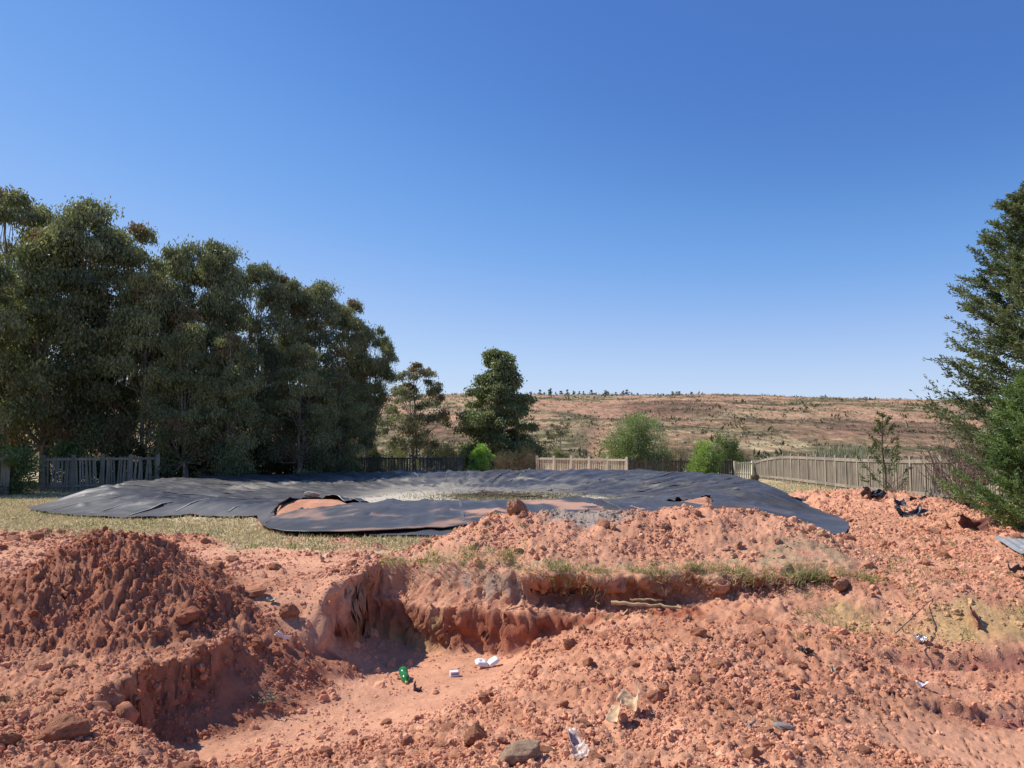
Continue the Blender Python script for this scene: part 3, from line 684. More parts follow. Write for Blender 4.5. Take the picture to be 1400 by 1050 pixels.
# ------------------------------------------------------------------ palisade fences
def mat_conc(name, c, stain):
    m, nt, b, out = newmat(name)
    tc = N(nt, 'ShaderNodeTexCoord'); oi = N(nt, 'ShaderNodeObjectInfo')
    mp = N(nt, 'ShaderNodeMapping'); mp.inputs['Scale'].default_value = (6, 6, 1.2); nt.links.new(tc.outputs['Object'], mp.inputs['Vector'])
    ad = N(nt, 'ShaderNodeVectorMath', operation='ADD'); nt.links.new(mp.outputs[0], ad.inputs[0])
    sc = N(nt, 'ShaderNodeVectorMath', operation='SCALE'); nt.links.new(oi.outputs['Location'], sc.inputs[0]); sc.inputs['Scale'].default_value = 1.7
    nt.links.new(sc.outputs[0], ad.inputs[1])
    n = noise_node(nt, 1.0, 6, .68, ad.outputs[0])
    r = ramp(nt, n.outputs[0], [(.3, stain), (.62, c)])
    rv = N(nt, 'ShaderNodeMapRange'); rv.inputs[3].default_value = .78; rv.inputs[4].default_value = 1.12; nt.links.new(oi.outputs['Random'], rv.inputs[0])
    cc = mixc(nt, r.outputs[0], rv.outputs[0], 1.0, 'MULTIPLY')
    nt.links.new(cc, b.inputs['Base Color']); b.inputs['Roughness'].default_value = .9; b.inputs['Specular IOR Level'].default_value = .2
    bump(nt, b, n.outputs[0], .4, .02)
    return m
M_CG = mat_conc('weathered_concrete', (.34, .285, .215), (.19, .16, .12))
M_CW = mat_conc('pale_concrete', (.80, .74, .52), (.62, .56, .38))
M_CD = mat_conc('dark_wood_and_shade', (.16, .13, .10), (.07, .055, .045))  # also carries painted shade for the fence stretches behind trees and bushes
def unit_box(name, sx, sy, sz, top=1, peak=0):
    b = MB()
    if peak:
        V = [(-.5 * sx, -.5 * sy, 0), (.5 * sx, -.5 * sy, 0), (.5 * sx, .5 * sy, 0), (-.5 * sx, .5 * sy, 0), (-.5 * sx, -.5 * sy, sz - peak), (.5 * sx, -.5 * sy, sz - peak), (.5 * sx, .5 * sy, sz - peak), (-.5 * sx, .5 * sy, sz - peak), (0, -.5 * sy, sz), (0, .5 * sy, sz)]
        b.add(V, [(3, 2, 1, 0), (0, 1, 5, 4), (1, 2, 6, 5), (2, 3, 7, 6), (3, 0, 4, 7), (5, 6, 9, 8), (7, 4, 8, 9)]); b.add([V[4], V[5], V[8], V[6], V[7], V[9]], [(0, 1, 2), (3, 4, 5)])
    else: b.box(0, 0, sz / 2, sx, sy, sz, None, top)
    return b.mesh(name)
fr = random.Random(11)
def fence(label, pts, npan, npick, hgt, mat, pw=.06, pt=.04, post_w=.13, rail=.11, grp='concrete palisade fences round the pond', skip=0.0, lean=.01, toptf=None, name='palisade_fence', basef=None):
    """pts: world polyline (x,y); panels evenly along; hgt may be a function of fraction"""
    a = np.array(pts, float); ss = np.concatenate([[0], np.cumsum(np.hypot(*np.diff(a, axis=0).T))]); ss /= ss[-1]
    at_ = lambda t: (float(np.interp(t, ss, a[:, 0])), float(np.interp(t, ss, a[:, 1])))
    x0, y0 = at_(0)
    bz = basef or (lambda x, y: float(pond(np.array([x]), np.array([y]), Uf(np.array([x]), np.array([y])))[0][0]) if y < 60 else 0)
    root = empty(name, (x0, y0, bz(x0, y0))); tag(root, label, 'fence', grp)
    hf = hgt if callable(hgt) else (lambda t: hgt)
    posts = []
    pick_me = {}
    def part(nm, me, x, y, z, rz, ry=0):
        o = obj(nm, me, mat, root); o.location = (x - root.location.x, y - root.location.y, z - root.location.z); o.rotation_euler = (fr.uniform(-.3, .3) * lean, ry, rz); return o
    for k in range(npan + 1):
        t = k / npan; x, y = at_(t); h = round(hf(t), 2)
        xa, ya = at_(max(0, t - .01)); xb, yb = at_(min(1, t + .01)); rz = math.atan2(yb - ya, xb - xa)
        key = ('p', h)
        if key not in pick_me: pick_me[key] = unit_box('post', post_w, post_w * .9, h + .3, .96)
        z = bz(x, y) - .25
        part('post', pick_me[key], x, y, z, rz); posts.append((x, y, z + .25, h))
    for k in range(npan):
        (xa, ya, za, ha), (xb, yb, zb, hb) = posts[k], posts[k + 1]
        L = math.hypot(xb - xa, yb - ya); rz = math.atan2(yb - ya, xb - xa); nx, ny = math.sin(rz), -math.cos(rz)
        for fz in (.90, .14):
            z0 = za + ha * fz; z1 = zb + hb * fz
            b = MB(); l2 = L - post_w - .004; b.box(0, 0, 0, l2, .05, rail)
            o = part('rail', b.mesh('rail'), (xa + xb) / 2 + nx * .045, (ya + yb) / 2 + ny * .045, (z0 + z1) / 2, rz, -math.atan2(z1 - z0, L))
        for j in range(npick):
            if fr.random() < skip: continue
            t = (j + 1) / (npick + 1) + fr.uniform(-.1, .1) * lean; h = round((ha + (hb - ha) * t) * 20) / 20
            key = ('k', h)
            if key not in pick_me: pick_me[key] = unit_box('picket', pw, pt, h - .04, peak=.05)
            x = xa + (xb - xa) * t; y = ya + (yb - ya) * t
            part('picket', pick_me[key], x, y, za + (zb - za) * t + .02 + fr.uniform(-.015, .015), rz, fr.gauss(0, lean))
    return root
G2 = 'palisade fences round the pond'
# far left piece cut by the frame, then the four leaning panels beside the trees
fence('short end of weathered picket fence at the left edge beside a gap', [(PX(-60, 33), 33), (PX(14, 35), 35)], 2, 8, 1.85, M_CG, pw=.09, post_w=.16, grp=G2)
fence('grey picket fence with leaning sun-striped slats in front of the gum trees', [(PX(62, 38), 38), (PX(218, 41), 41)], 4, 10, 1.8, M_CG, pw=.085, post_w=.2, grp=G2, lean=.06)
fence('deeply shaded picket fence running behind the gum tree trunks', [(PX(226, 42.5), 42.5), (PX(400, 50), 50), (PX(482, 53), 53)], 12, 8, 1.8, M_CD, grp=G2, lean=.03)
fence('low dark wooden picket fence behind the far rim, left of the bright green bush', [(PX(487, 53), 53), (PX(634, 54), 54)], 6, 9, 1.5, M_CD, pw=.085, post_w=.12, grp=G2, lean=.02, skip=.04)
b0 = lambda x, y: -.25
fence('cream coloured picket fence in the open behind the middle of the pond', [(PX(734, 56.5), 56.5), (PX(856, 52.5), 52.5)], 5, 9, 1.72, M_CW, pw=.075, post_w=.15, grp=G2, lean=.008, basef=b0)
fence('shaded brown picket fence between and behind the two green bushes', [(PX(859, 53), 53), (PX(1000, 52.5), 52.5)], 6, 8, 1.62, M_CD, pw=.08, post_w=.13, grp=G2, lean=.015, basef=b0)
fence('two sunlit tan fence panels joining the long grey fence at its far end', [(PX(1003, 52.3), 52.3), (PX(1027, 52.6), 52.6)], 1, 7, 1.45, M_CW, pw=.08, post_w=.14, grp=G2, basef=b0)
fr_h = lambda t: float(np.interp(t, [0, .05, .1, .15, .2, 1], [1.2, 1.45, 1.62, 1.72, 1.76, 1.80]))
fence('long weathered grey palisade fence curving up and running down the right side', [(PX(1031, 52.5), 52.5), (17.3, 46), (17.35, 33), (17.0, 25), (16.8, 20)], 26, 8, fr_h, M_CG, pw=.085, pt=.05, post_w=.16, rail=.15, grp=G2)
# ------------------------------------------------------------------ vegetation
def leaves(rng, P, L, Wd, droop, colA, colB, colV, curl=.0, axis=None, spread=.5):
    """P (n,3) leaf base points -> quads. droop 1 = hanging, 0 = random"""
    n = len(P)
    D = rng.normal(size=(n, 3)); D /= np.linalg.norm(D, axis=1)[:, None]
    if axis is None: D = D * (1 - droop) + np.array((0, 0, -1)) * droop + rng.normal(size=(n, 3)) * .25
    else: D = axis + D * spread
    D /= np.linalg.norm(D, axis=1)[:, None] + 1e-9
    S = np.cross(D, rng.normal(size=(n, 3))); S /= np.linalg.norm(S, axis=1)[:, None] + 1e-9
    l = (L * rng.uniform(.6, 1.3, n))[:, None]; w = (Wd * rng.uniform(.7, 1.3, n))[:, None]
    a = P; b = P + D * l * .45 + S * w; c = P + D * l; d = P + D * l * .45 - S * w
    V = np.stack([a, b, c, d], 1).reshape(-1, 3)
    Fc = np.arange(4 * n).reshape(-1, 4)
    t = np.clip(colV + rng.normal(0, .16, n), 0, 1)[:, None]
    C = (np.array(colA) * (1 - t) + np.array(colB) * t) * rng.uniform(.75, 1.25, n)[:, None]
    return V, Fc, np.repeat(C, 4, 0)
def limb(rng, a, b, r0, r1, sag=.15, n=7, k=7):
    a = np.array(a, float); b = np.array(b, float); t = np.linspace(0, 1, k)[:, None]
    L = np.linalg.norm(b - a); off = rng.normal(size=3) * L * .07
    p = a + (b - a) * t + np.sin(t * np.pi) * off + np.array((0, 0, 1)) * (np.sin(t * np.pi) * sag * L * -.5)
    return tube(p, np.linspace(r0, r1, k), n)
def gum_tree(seed, H, Wd, base=.18, nb=46, blob=(.95, 1.5), sub=13, per=52, prof=None, colA=(.12, .14, .065), colB=(.36, .33, .16), leaf=(.22, .040), trunk_r=.17, lean=(0, 0), stems=2, droop=.62, red=.07, hollow=.35):
    rng = np.random.RandomState(seed)
    crown = MB(); wood = MB()
    prof = prof or (lambda t: (.55 + .75 * t) * (1 - max(0, (t - .55) / .5) ** 2.2) if t < 1 else .15)
    forks = []
    for s in range(stems):
        a = rng.uniform(0, 6.28); top = np.array((math.cos(a) * Wd * .16 * (s > 0) + lean[0], math.sin(a) * Wd * .16 * (s > 0) + lean[1], H * rng.uniform(.82, .95)))
        k = 12; t = np.linspace(0, 1, k)[:, None]
        wob = np.cumsum(rng.normal(size=(k, 3)) * np.array((.09, .09, 0)), axis=0) * (H / 12)
        p = np.array((.12 * s, .1 * s, -.2)) + (top - np.array((.12 * s, .1 * s, -.2))) * np.hstack([t ** 1.15, t ** 1.15, t]) + wob * t
        wood.add(*tube(p, np.linspace(trunk_r, .025, k) * (1 if s == 0 else .7), 8)); forks.append(p)
    for i in range(nb):
        t = rng.uniform(0, 1) ** .85
        R = Wd / 2 * prof(t); a = rng.uniform(0, 6.28); rr = R * math.sqrt(rng.uniform(hollow ** 2, 1)) * .9
        br = rng.uniform(*blob) * (1 - .35 * t)
        c = np.array((math.cos(a) * rr + lean[0] * t, math.sin(a) * rr + lean[1] * t, H * (base + (1 - base) * t) - br * .6 * t))
        f = forks[rng.randint(len(forks))]; ks = max(2, min(len(f) - 2, int((c[2] / H - .14) * len(f)))); st = f[ks]
        wood.add(*limb(rng, st, c + np.array((0, 0, br * .3)), trunk_r * .30 * (1.15 - t * .7), .012))
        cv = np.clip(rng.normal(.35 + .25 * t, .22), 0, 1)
        rd = rng.uniform() < red
        for j in range(sub):
            d = rng.normal(size=3); d /= np.linalg.norm(d); d[2] = abs(d[2]) * .9 - .35
            e = c + d * br * rng.uniform(.5, 1.0) * np.array((1, 1, .85))
            if j % 4 == 0: wood.add(*limb(rng, c, e, .014, .006, 0, 4, 4))
            sr = br * rng.uniform(.17, .32)
            n_ = int(per * rng.uniform(.6, 1.4))
            q = e + rng.normal(size=(n_, 3)) * sr * np.array((1, 1, .8)); q[:, 2] -= np.abs(rng.normal(size=n_)) * sr * .5
            A, B = (colA, colB) if not rd else ((.17, .12, .06), (.34, .23, .12))
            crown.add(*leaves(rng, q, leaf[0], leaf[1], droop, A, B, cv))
    return crown.mesh('crown'), wood.mesh('trunk', True)
def place(name, meshes, loc, rz, sc, label, cat, group=None, bark=None, leafm=None, names=('crown', 'trunk')):
    r = empty(name, loc, rz); r.scale = sc if isinstance(sc, tuple) else (sc, sc, sc)
    tag(r, label, cat, group)
    obj(names[0], meshes[0], leafm or M_LEAF, r)
    if meshes[1] is not None: obj(names[1], meshes[1], bark or M_BARK, r)
    return r
gA = gum_tree(1, 14, 7.4, .16, 64, (1.0, 1.55), stems=3, per=48)
gB = gum_tree(2, 14, 6.8, .14, 62, (1.0, 1.5), stems=2, per=48, colA=(.12, .14, .075), colB=(.34, .33, .18))
gC = gum_tree(3, 12, 6.8, .03, 76, (.95, 1.4), stems=3, per=50, prof=lambda t: .85 * (1 - max(0, (t - .5) / .52) ** 2.0) + .12, colA=(.13, .145, .065), colB=(.38, .35, .16))
gD = gum_tree(4, 12, 7.6, .25, 56, (.9, 1.35), stems=2, per=50, prof=lambda t: .5 + .55 * t if t < .75 else 1.0 - (t - .75) * 2.0, colA=(.11, .13, .065), colB=(.32, .31, .15), lean=(1.0, 0))
GG = 'gum trees along the left side behind the fence'
gum = [  # px, top py, d, mesh, base height, label, width scale
 (10, 254, 46, gA, 14, 'tallest gum tree at the upper left corner of the tree line', 1.05),
 (108, 270, 45, gB, 14, 'tall gum behind the nearest one, second highest crown from the left edge', 1.0),
 (165, 300, 47, gA, 14, 'narrow tall gum crown dropping towards the first sky gap', .9),
 (62, 309, 43.5, gC, 12, 'nearest gum tree with rounded olive crown in front at the left', 1.0),
 (-45, 330, 38, gC, 12, 'gum tree cut by the left frame edge with reddish foliage', 1.0),
 (196, 372, 43.5, gC, 12, 'shorter bushy gum with foliage down to the striped picket fence', .85),
 (250, 316, 46, gD, 12, 'open gum tree with sky showing between its upper limbs', .72),
 (292, 330, 48, gB, 14, 'dense dark gum right of the open-crowned one', .85),
 (350, 353, 50, gB, 14, 'pale green gum with pointed top in the middle of the tree line', .8),
 (392, 374, 51, gA, 14, 'slim gum behind the middle of the tree line', .75),
 (432, 381, 52, gB, 14, 'gum with a small peaked crown left of the last two', .8),
 (472, 406, 54, gA, 14, 'rounded gum, second from the right end of the tree line', .75),
 (500, 442, 55, gD, 12, 'last gum at the right end with a limb reaching out over the rim', .55),
 (315, 455, 43, gC, 12, 'low dark gum filling the shade behind the liner', .8),
 (410, 470, 46, gC, 12, 'low shaded gum in front of the slim one', .8),
 (255, 440, 42, gC, 12, 'low olive gum between the fence and the open tree', .75),
 (465, 510, 50, gC, 12, 'small dark gum at the foot of the right end', .85),
]
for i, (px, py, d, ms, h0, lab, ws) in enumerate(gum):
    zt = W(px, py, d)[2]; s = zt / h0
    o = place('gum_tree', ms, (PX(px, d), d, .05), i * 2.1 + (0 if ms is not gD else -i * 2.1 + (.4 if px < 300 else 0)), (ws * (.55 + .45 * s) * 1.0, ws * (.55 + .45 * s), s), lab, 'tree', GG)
# undergrowth along the foot of the tree line
def shrub(seed, R, H, n=3000, leaf=(.07, .018), colA=(.05, .08, .025), colB=(.14, .20, .06), nb=18, stems=9, droop=.1, dens=.5, fl=0.0, cone=0.0, bs=.42):
    rng = np.random.RandomState(seed); cr = MB(); wd = MB()
    for i in range(stems):
        a = rng.uniform(0, 6.28); e = np.array((math.cos(a) * R * rng.uniform(.2, .8), math.sin(a) * R * rng.uniform(.2, .8), H * rng.uniform(.6, .95)))
        wd.add(*limb(rng, (rng.uniform(-.1, .1) * R, rng.uniform(-.1, .1) * R, -.1), e, .02 * H / 2 + .006, .004, .1, 5, 6))
    for i in range(nb):
        t = rng.uniform(0, 1); a = rng.uniform(0, 6.28); rr = R * (math.sqrt(max(0.05, 1 - (2 * t - .85) ** 2 / 1.35)) * (1 - cone * t)) * rng.uniform(.2, .72)
        c = np.array((math.cos(a) * rr, math.sin(a) * rr, fl + (H - fl) * (t * .82 + .05))); br = R * rng.uniform(.55, 1.0) * bs
        cv = np.clip(rng.normal(.45 + .3 * t, .2), 0, 1); k = n // nb
        ns = 12; ee = rng.normal(size=(ns, 3)); ee /= np.linalg.norm(ee, axis=1)[:, None]; ee = c + ee * br * rng.uniform(.4, 1, (ns, 1))
        q = ee[rng.randint(ns, size=k)] + rng.normal(size=(k, 3)) * br * .24
        q[:, 2] = np.maximum(q[:, 2], .02)
        ax = q - c; ax /= np.linalg.norm(ax, axis=1)[:, None] + 1e-9; ax[:, 2] += .5 - droop
        cr.add(*leaves(rng, q, leaf[0], leaf[1], droop, colA, colB, cv, axis=ax, spread=.8))
    return cr.mesh('foliage'), wd.mesh('stem', True)
und = shrub(21, 1.5, 2.6, 9000, (.15, .032), (.06, .08, .035), (.18, .19, .08), 22)
und2 = shrub(22, 1.3, 2.2, 8000, (.13, .03), (.07, .11, .035), (.22, .27, .10), 20)
for i, (px, d, s, lab) in enumerate([(18, 35.5, 1.1, 'lush green bush in the gap of the fence at the left edge'), (-30, 36, 1.3, 'dark bush behind the fence end at the left edge'), (105, 41, 1.2, 'dark bush behind the first striped fence panel'),
        (170, 42, 1.1, 'dark bush behind the third striped fence panel'), (232, 42.2, 1.0, 'dark bush at the right end of the striped fence'), (272, 44, 1.2, 'shaded bush at the fence right of the striped panels'),
        (312, 46, 1.15, 'shaded bush under the low dark gum'), (352, 48.5, 1.2, 'shaded bush under the middle of the tree line'), (392, 50, 1.1, 'shaded bush under the slim gum'), (430, 51.5, 1.15, 'shaded bush near the right end of the tree line'),
        (466, 53.5, 1.1, 'last shaded bush before the dark wooden pickets'), (502, 57, 1.0, 'olive bush below the overhanging limb')]):
    place('undergrowth_bush', und if i % 2 else und2, (PX(px, d), d, 0), i * 1.7, s, lab, 'bush', 'dark bushes at the foot of the gum trees', M_BARKD, names=('foliage', 'stem'))

# the freestanding trees behind the rim
t1 = gum_tree(38, 8.8, 6.8, .04, 60, (.5, .85), 9, 40, hollow=.15, prof=lambda t: .75 + .25 * t if t < .5 else .875 - (t - .5) * .95, colA=(.13, .14, .08), colB=(.36, .33, .20), leaf=(.2, .036), trunk_r=.10, stems=3, red=.25)
place('sparse_gum_tree', t1, (PX(570, 62), 62, 0), 2.6, (1.15, 1.15, 1.04), 'thin see-through gum tree with brownish leaves left of the dense one', 'tree')
t2 = gum_tree(35, 10.2, 5.9, .03, 150, (.62, 1.0), 12, 46, prof=lambda t: (.97 if t < .42 else .97 - (t - .42) * 1.32), colA=(.10, .13, .055), colB=(.32, .33, .15), leaf=(.22, .042), trunk_r=.16, stems=2, red=.02)
place('dense_gum_tree', t2, (PX(680, 62), 62, 0), 3.4, (1.2, 1.2, 1.02), 'dense dark cone-topped gum tree standing alone behind the pond', 'tree')
sh_big = shrub(41, 2.75, 4.6, 30000, (.13, .024), (.12, .16, .06), (.32, .38, .16), 60, 14, bs=.34)
place('round_bush', sh_big, (PX(868, 56), 56, -.1), 0, (1.12, 1.12, 1.04), 'large round green bush growing over the cream fence', 'bush', None, M_BARKD, names=('foliage', 'stem'))
sh_bright = shrub(42, 1.05, 2.5, 7000, (.11, .026), (.15, .26, .04), (.42, .60, .12), 20, 9, bs=.4)
place('bright_bush', sh_bright, (PX(655, 51.5), 51.5, .05), 0, (1.05, 1.05, 1.0), 'bright lime green bush in front of the dense tree', 'bush', None, M_BARKD, names=('foliage', 'stem'))
sh_g2 = shrub(43, 1.55, 3.0, 12000, (.12, .028), (.12, .20, .04), (.36, .46, .13), 26, 10, bs=.4)
place('light_green_bush', sh_g2, (PX(962, 51.5), 51.5, -.1), 0, (.92, .92, .95), 'light green bush in front of the shaded fence, left of the dark round one', 'bush', None, M_BARKD, names=('foliage', 'stem'))
sh_dk = shrub(44, 1.7, 3.1, 12000, (.10, .03), (.05, .085, .025), (.17, .23, .07), 26, 8, bs=.42)
place('dark_round_bush', sh_dk, (PX(990, 60), 60, 0), 0, (1.0, 1.0, 1.05), 'dark green rounded bush behind the fence near its corner', 'bush', None, M_BARKD, names=('foliage', 'stem'))
sh_br = shrub(45, 1.5, 1.9, 9000, (.09, .008), (.10, .07, .05), (.22, .17, .11), 24, 24, bs=.45)
sh_ol = shrub(46, 1.6, 2.0, 9000, (.11, .02), (.12, .13, .06), (.32, .30, .14), 24, 12, bs=.42)
for i, (px, d, s, ms, lab) in enumerate([(688, 56, .95, sh_br, 'bare brown twiggy bush right of the lime green one'), (715, 57, 1.0, sh_br, 'bare brown bush beside the end of the cream fence'), (728, 61, 1.1, sh_ol, 'olive bush behind the end post of the cream fence'),
        (612, 60, 1.05, sh_ol, 'olive bush between the thin tree and the lime green bush'), (765, 66, .8, sh_ol, 'low olive bush behind the cream fence'), (925, 60, 1.2, sh_br, 'thin brown bush between the big round bush and the light one'),
        (545, 60, .9, sh_ol, 'olive bush at the foot of the thin tree'), (903, 58, 1.0, sh_ol, 'olive bush leaning against the big round bush'), (640, 64, 1.1, sh_ol, 'olive bush behind the lime green one'), (1015, 66, .9, sh_br, 'brown bush behind the dark round one')]):
    place('scrub_bush', ms, (PX(px, d), d, hz(PX(px, d), d) if d > 62 else -.05), i * 1.3, s, lab, 'bush', 'scrub bushes behind the far fence', M_BARKD, names=('foliage', 'stem'))
# small thorn tree and ridge saplings
t3 = gum_tree(33, 3.6, 4.4, .45, 16, (.5, .8), 7, 22, prof=lambda t: 1 - .4 * t, colA=(.10, .10, .05), colB=(.22, .19, .10), leaf=(.13, .025), trunk_r=.06, stems=1, droop=.1, red=0)
place('thorn_tree', t3, (PX(766, 84), 84, hz(PX(766, 84), 84) - .1), 0, (1, 1, 1.0), 'small flat-topped thorn tree leaning on the lower hillside', 'tree')
sap = [gum_tree(50 + k, 2.4, 2.2, .0, 18, (.22, .5), 6, 8, hollow=.1, prof=lambda t: 1.0 - .75 * t, colA=(.09, .11, .09), colB=(.17, .18, .14), leaf=(.24, .06), trunk_r=.05, stems=1, droop=.0, red=0) for k in range(3)]  # leaf colours greyed to paint in distant haze
rr = random.Random(5)
for i, (px, s) in enumerate([(726, .55), (738, .85), (752, 1.0), (767, .9), (776, 1.0), (785, .95), (792, .6), (809, 1.15), (829, 1.3), (832, .8), (842, .7), (852, .8), (857, .9), (864, .5), (872, .7), (900, .5), (907, .6), (920, .9), (925, .7), (934, .5), (946, 1.0), (955, .4), (1122, .5), (1129, .55), (690, .7), (731, .45), (744, .5), (760, .45), (798, .7), (815, .5), (848, .4), (880, .45), (913, .4), (929, .8), (939, .4), (960, .35), (985, .3), (1010, .3), (1060, .35), (1185, .35), (618, .4), (606, .35)]):
    d = 203; x = PX(px, d)
    o = place('ridge_sapling', sap[i % 3], (x, d, hz(x, d) - .15), rr.uniform(0, 6), (s * rr.uniform(.6, 1.1), s * .8, s * .8 * rr.uniform(.65, 1.1)), 'small dark sapling standing on the skyline of the red hill', 'tree', 'saplings along the hill ridge', M_BARKD)
# hillside tufts: past counting
rng = np.random.RandomState(77)
n = 12000
hx = rng.uniform(-.30, .72, n); hy = 64 + (204 - 64) * rng.uniform(0, 1, n) ** .8; hx = hx * hy
kd = sst(.44, .62, fbm(hx * .1, hy * .16, 82, 4)) + .8 * (rng.rand(n) < .25); m_ = rng.rand(n) < kd; hx = hx[m_]; hy = hy[m_]
hzz = hillz(hx, hy)[0]; b = MB()
for x, y, z in zip(hx, hy, hzz):
    k = 7; low_ = 1 - (y - 64) / 140; sz = rng.uniform(.15, .5) * (1 + 1.3 * (rng.rand() < .04 + .10 * low_))
    q = np.array((x, y, z)) + rng.normal(size=(k, 3)) * np.array((.35, .35, .12)) * sz; ax = rng.normal(size=(k, 3)) * .6 + np.array((0, 0, .9))
    cv = rng.uniform(); dark = rng.rand() < .45 + .25 * low_
    A, B = ((.07, .075, .035), (.15, .14, .07)) if dark else ((.26, .20, .11), (.42, .35, .20))
    b.add(*leaves(rng, q, .8 * sz, .14 * sz, 0, A, B, cv, axis=ax, spread=.3))
tag(obj('hillside_scrub', b.mesh('hillside_scrub'), M_GRASS), 'dry tufts and scrub scattered over the red hillside', 'scrub', kind='stuff')

# feathery evergreens on the right
def plume_tree(seed, H, R, nbr, base, colA, colB, leaf=(.05, .009), twigs=11, per=34, up=.55, bare=.12, rpow=1.0, droopend=.0, tipcol=None, inner=.25):
    rng = np.random.RandomState(seed); cr = MB(); wd = MB()
    p = np.array([(0, 0, -.2), (.05, 0, H * .3), (-.04, .05, H * .6), (.02, 0, H * .97)]); wd.add(*tube(np.array([p[0] + (p[1] - p[0]) * t for t in (0, .5)] + [p[1], p[2], p[3]]), [.16 * H / 9, .15 * H / 9, .12 * H / 9, .07 * H / 9, .015], 8))
    for i in range(nbr):
        t = (i + rng.uniform()) / nbr; h = H * (base + (1 - base) * t)
        a = i * 2.399 + rng.uniform(-.4, .4); rl = R * ((1 - t) ** rpow * .92 + .08) * rng.uniform(.62, 1.1)
        d0 = np.array((math.cos(a), math.sin(a), 0))
        s0 = np.array((0, 0, h - up * rl * .5)); 
        k = 9; tt = np.linspace(0, 1, k)[:, None]
        pts = s0 + d0 * rl * tt + np.array((0, 0, 1)) * (up * rl * tt ** 1.3 - droopend * rl * tt ** 3) + rng.normal(size=3) * .05 * tt
        if pts[:, 2].min() < .1: pts[:, 2] = np.maximum(pts[:, 2], .1)
        wd.add(*tube(pts, np.linspace(.028 * H / 9 * (1.2 - t), .005, k), 5))
        cv = np.clip(rng.normal(.4, .2), 0, 1)
        for j in range(twigs):
            u = inner + (1 - inner) * rng.uniform() ** .7 if j else 1.0
            o = s0 + d0 * rl * u + np.array((0, 0, 1)) * (up * rl * u ** 1.3 - droopend * rl * u ** 3)
            side = np.cross(d0, (0, 0, 1)) * rng.choice((-1, 1))
            dr = d0 * rng.uniform(.4, 1) + side * rng.uniform(.1, .95) * (j > 0) + np.array((0, 0, 1)) * rng.uniform(.05, .75); dr /= np.linalg.norm(dr)
            tl = rl * rng.uniform(.16, .34) * (1.1 - .4 * u) + .12
            m = per; v = rng.uniform(0, 1, m)[:, None]
            q = o + dr * tl * v + rng.normal(size=(m, 3)) * .028 * (H / 9) ** .3
            bare_ = rng.rand() < bare
            if j % 2 == 0: wd.add(*tube([o, o + dr * tl * .6, o + dr * tl * .98], [.006, .004, .003], 4))
            if bare_: q = q[:max(3, m // 4)]; v = v[:len(q)]
            A, B = (colA, colB)
            cvv = cv + (.3 if rng.rand() < .3 else 0)
            ax = np.broadcast_to(dr, q.shape) * .9
            V, Fc, C = leaves(rng, q, leaf[0], leaf[1], 0, A, B, cvv, axis=ax, spread=.75)
            if tipcol is not None:
                w = np.repeat(np.clip((v[:, 0] - .6) * 2.2, 0, 1) * (u ** 2), 4)[:, None] * .6; C = C * (1 - w) + np.array(tipcol) * w
            cr.add(V, Fc, C)
    return cr.mesh('crown'), wd.mesh('trunk', True)
pl1 = plume_tree(61, 9.3, 3.2, 210, .08, (.085, .125, .065), (.24, .27, .13), leaf=(.11, .020), twigs=20, per=36, up=.55, rpow=.55, bare=.06, tipcol=(.17, .13, .075), inner=.12)
d = 21; place('feathery_evergreen', pl1, (PX(1442, d), d, .7), .5, (1, 1, 1), 'tall feathery evergreen tree cut by the right frame edge', 'tree', None, M_BARKD)
pl2 = plume_tree(62, 3.5, 1.65, 130, .02, (.08, .14, .05), (.24, .33, .11), leaf=(.065, .013), twigs=17, per=48, up=.7, rpow=.5, bare=.02, tipcol=(.17, .22, .075), inner=.15)
d = 15.2; place('juniper_bush', pl2, (PX(1432, d), d, .85), 1.5, (1, 1, .92), 'dense green juniper bush in front of the tall evergreen', 'bush', None, M_BARKD)
# wispy shrub and bare twig bush at the right fence
wsp = plume_tree(63, 3.6, 1.15, 34, .12, (.06, .085, .03), (.17, .20, .07), leaf=(.10, .022), twigs=7, per=13, up=.9, rpow=.9, bare=.35)
d = 31; place('wispy_shrub', wsp, (PX(1206, d), d, .2), 0, 1, 'tall thin green shrub growing in front of the grey fence', 'bush', None, M_BARKD)
def twigs(seed, H, R, n):
    rng = np.random.RandomState(seed); b = MB()
    for i in range(n):
        a = rng.uniform(0, 6.28); r = R * rng.uniform(.2, 1); e = np.array((math.cos(a) * r, math.sin(a) * r, H * rng.uniform(.5, 1)))
        s0 = np.array((rng.uniform(-.3, .3), rng.uniform(-.2, .2), -.05)); b.add(*limb(rng, s0, e, .016, .003, .0, 5, 6))
        for j in range(4):
            u = rng.uniform(.3, .9); o = s0 + (e - s0) * u; b.add(*limb(rng, o, o + (e - s0) * .35 + rng.normal(size=3) * H * .13, .007, .002, 0, 4, 4))
    return b.mesh('twigs', True)
M_TW = mat_simple('dry_twig', (.20, .145, .11), .9, .4, 6)
d = 20.5
o = obj('bare_twig_bush', twigs(64, 2.0, 1.2, 60), M_TW, None, (PX(1315, d), d, gz(PX(1315, d), d) - .1)); tag(o, 'leafless brown twig bush between the fence and the juniper', 'bush')
d = 30
o = obj('bare_twig_bush', twigs(65, 1.1, .8, 26), M_TW, None, (PX(1222, d), d, .15)); tag(o, 'small dry twig bush at the foot of the thin green shrub', 'bush')
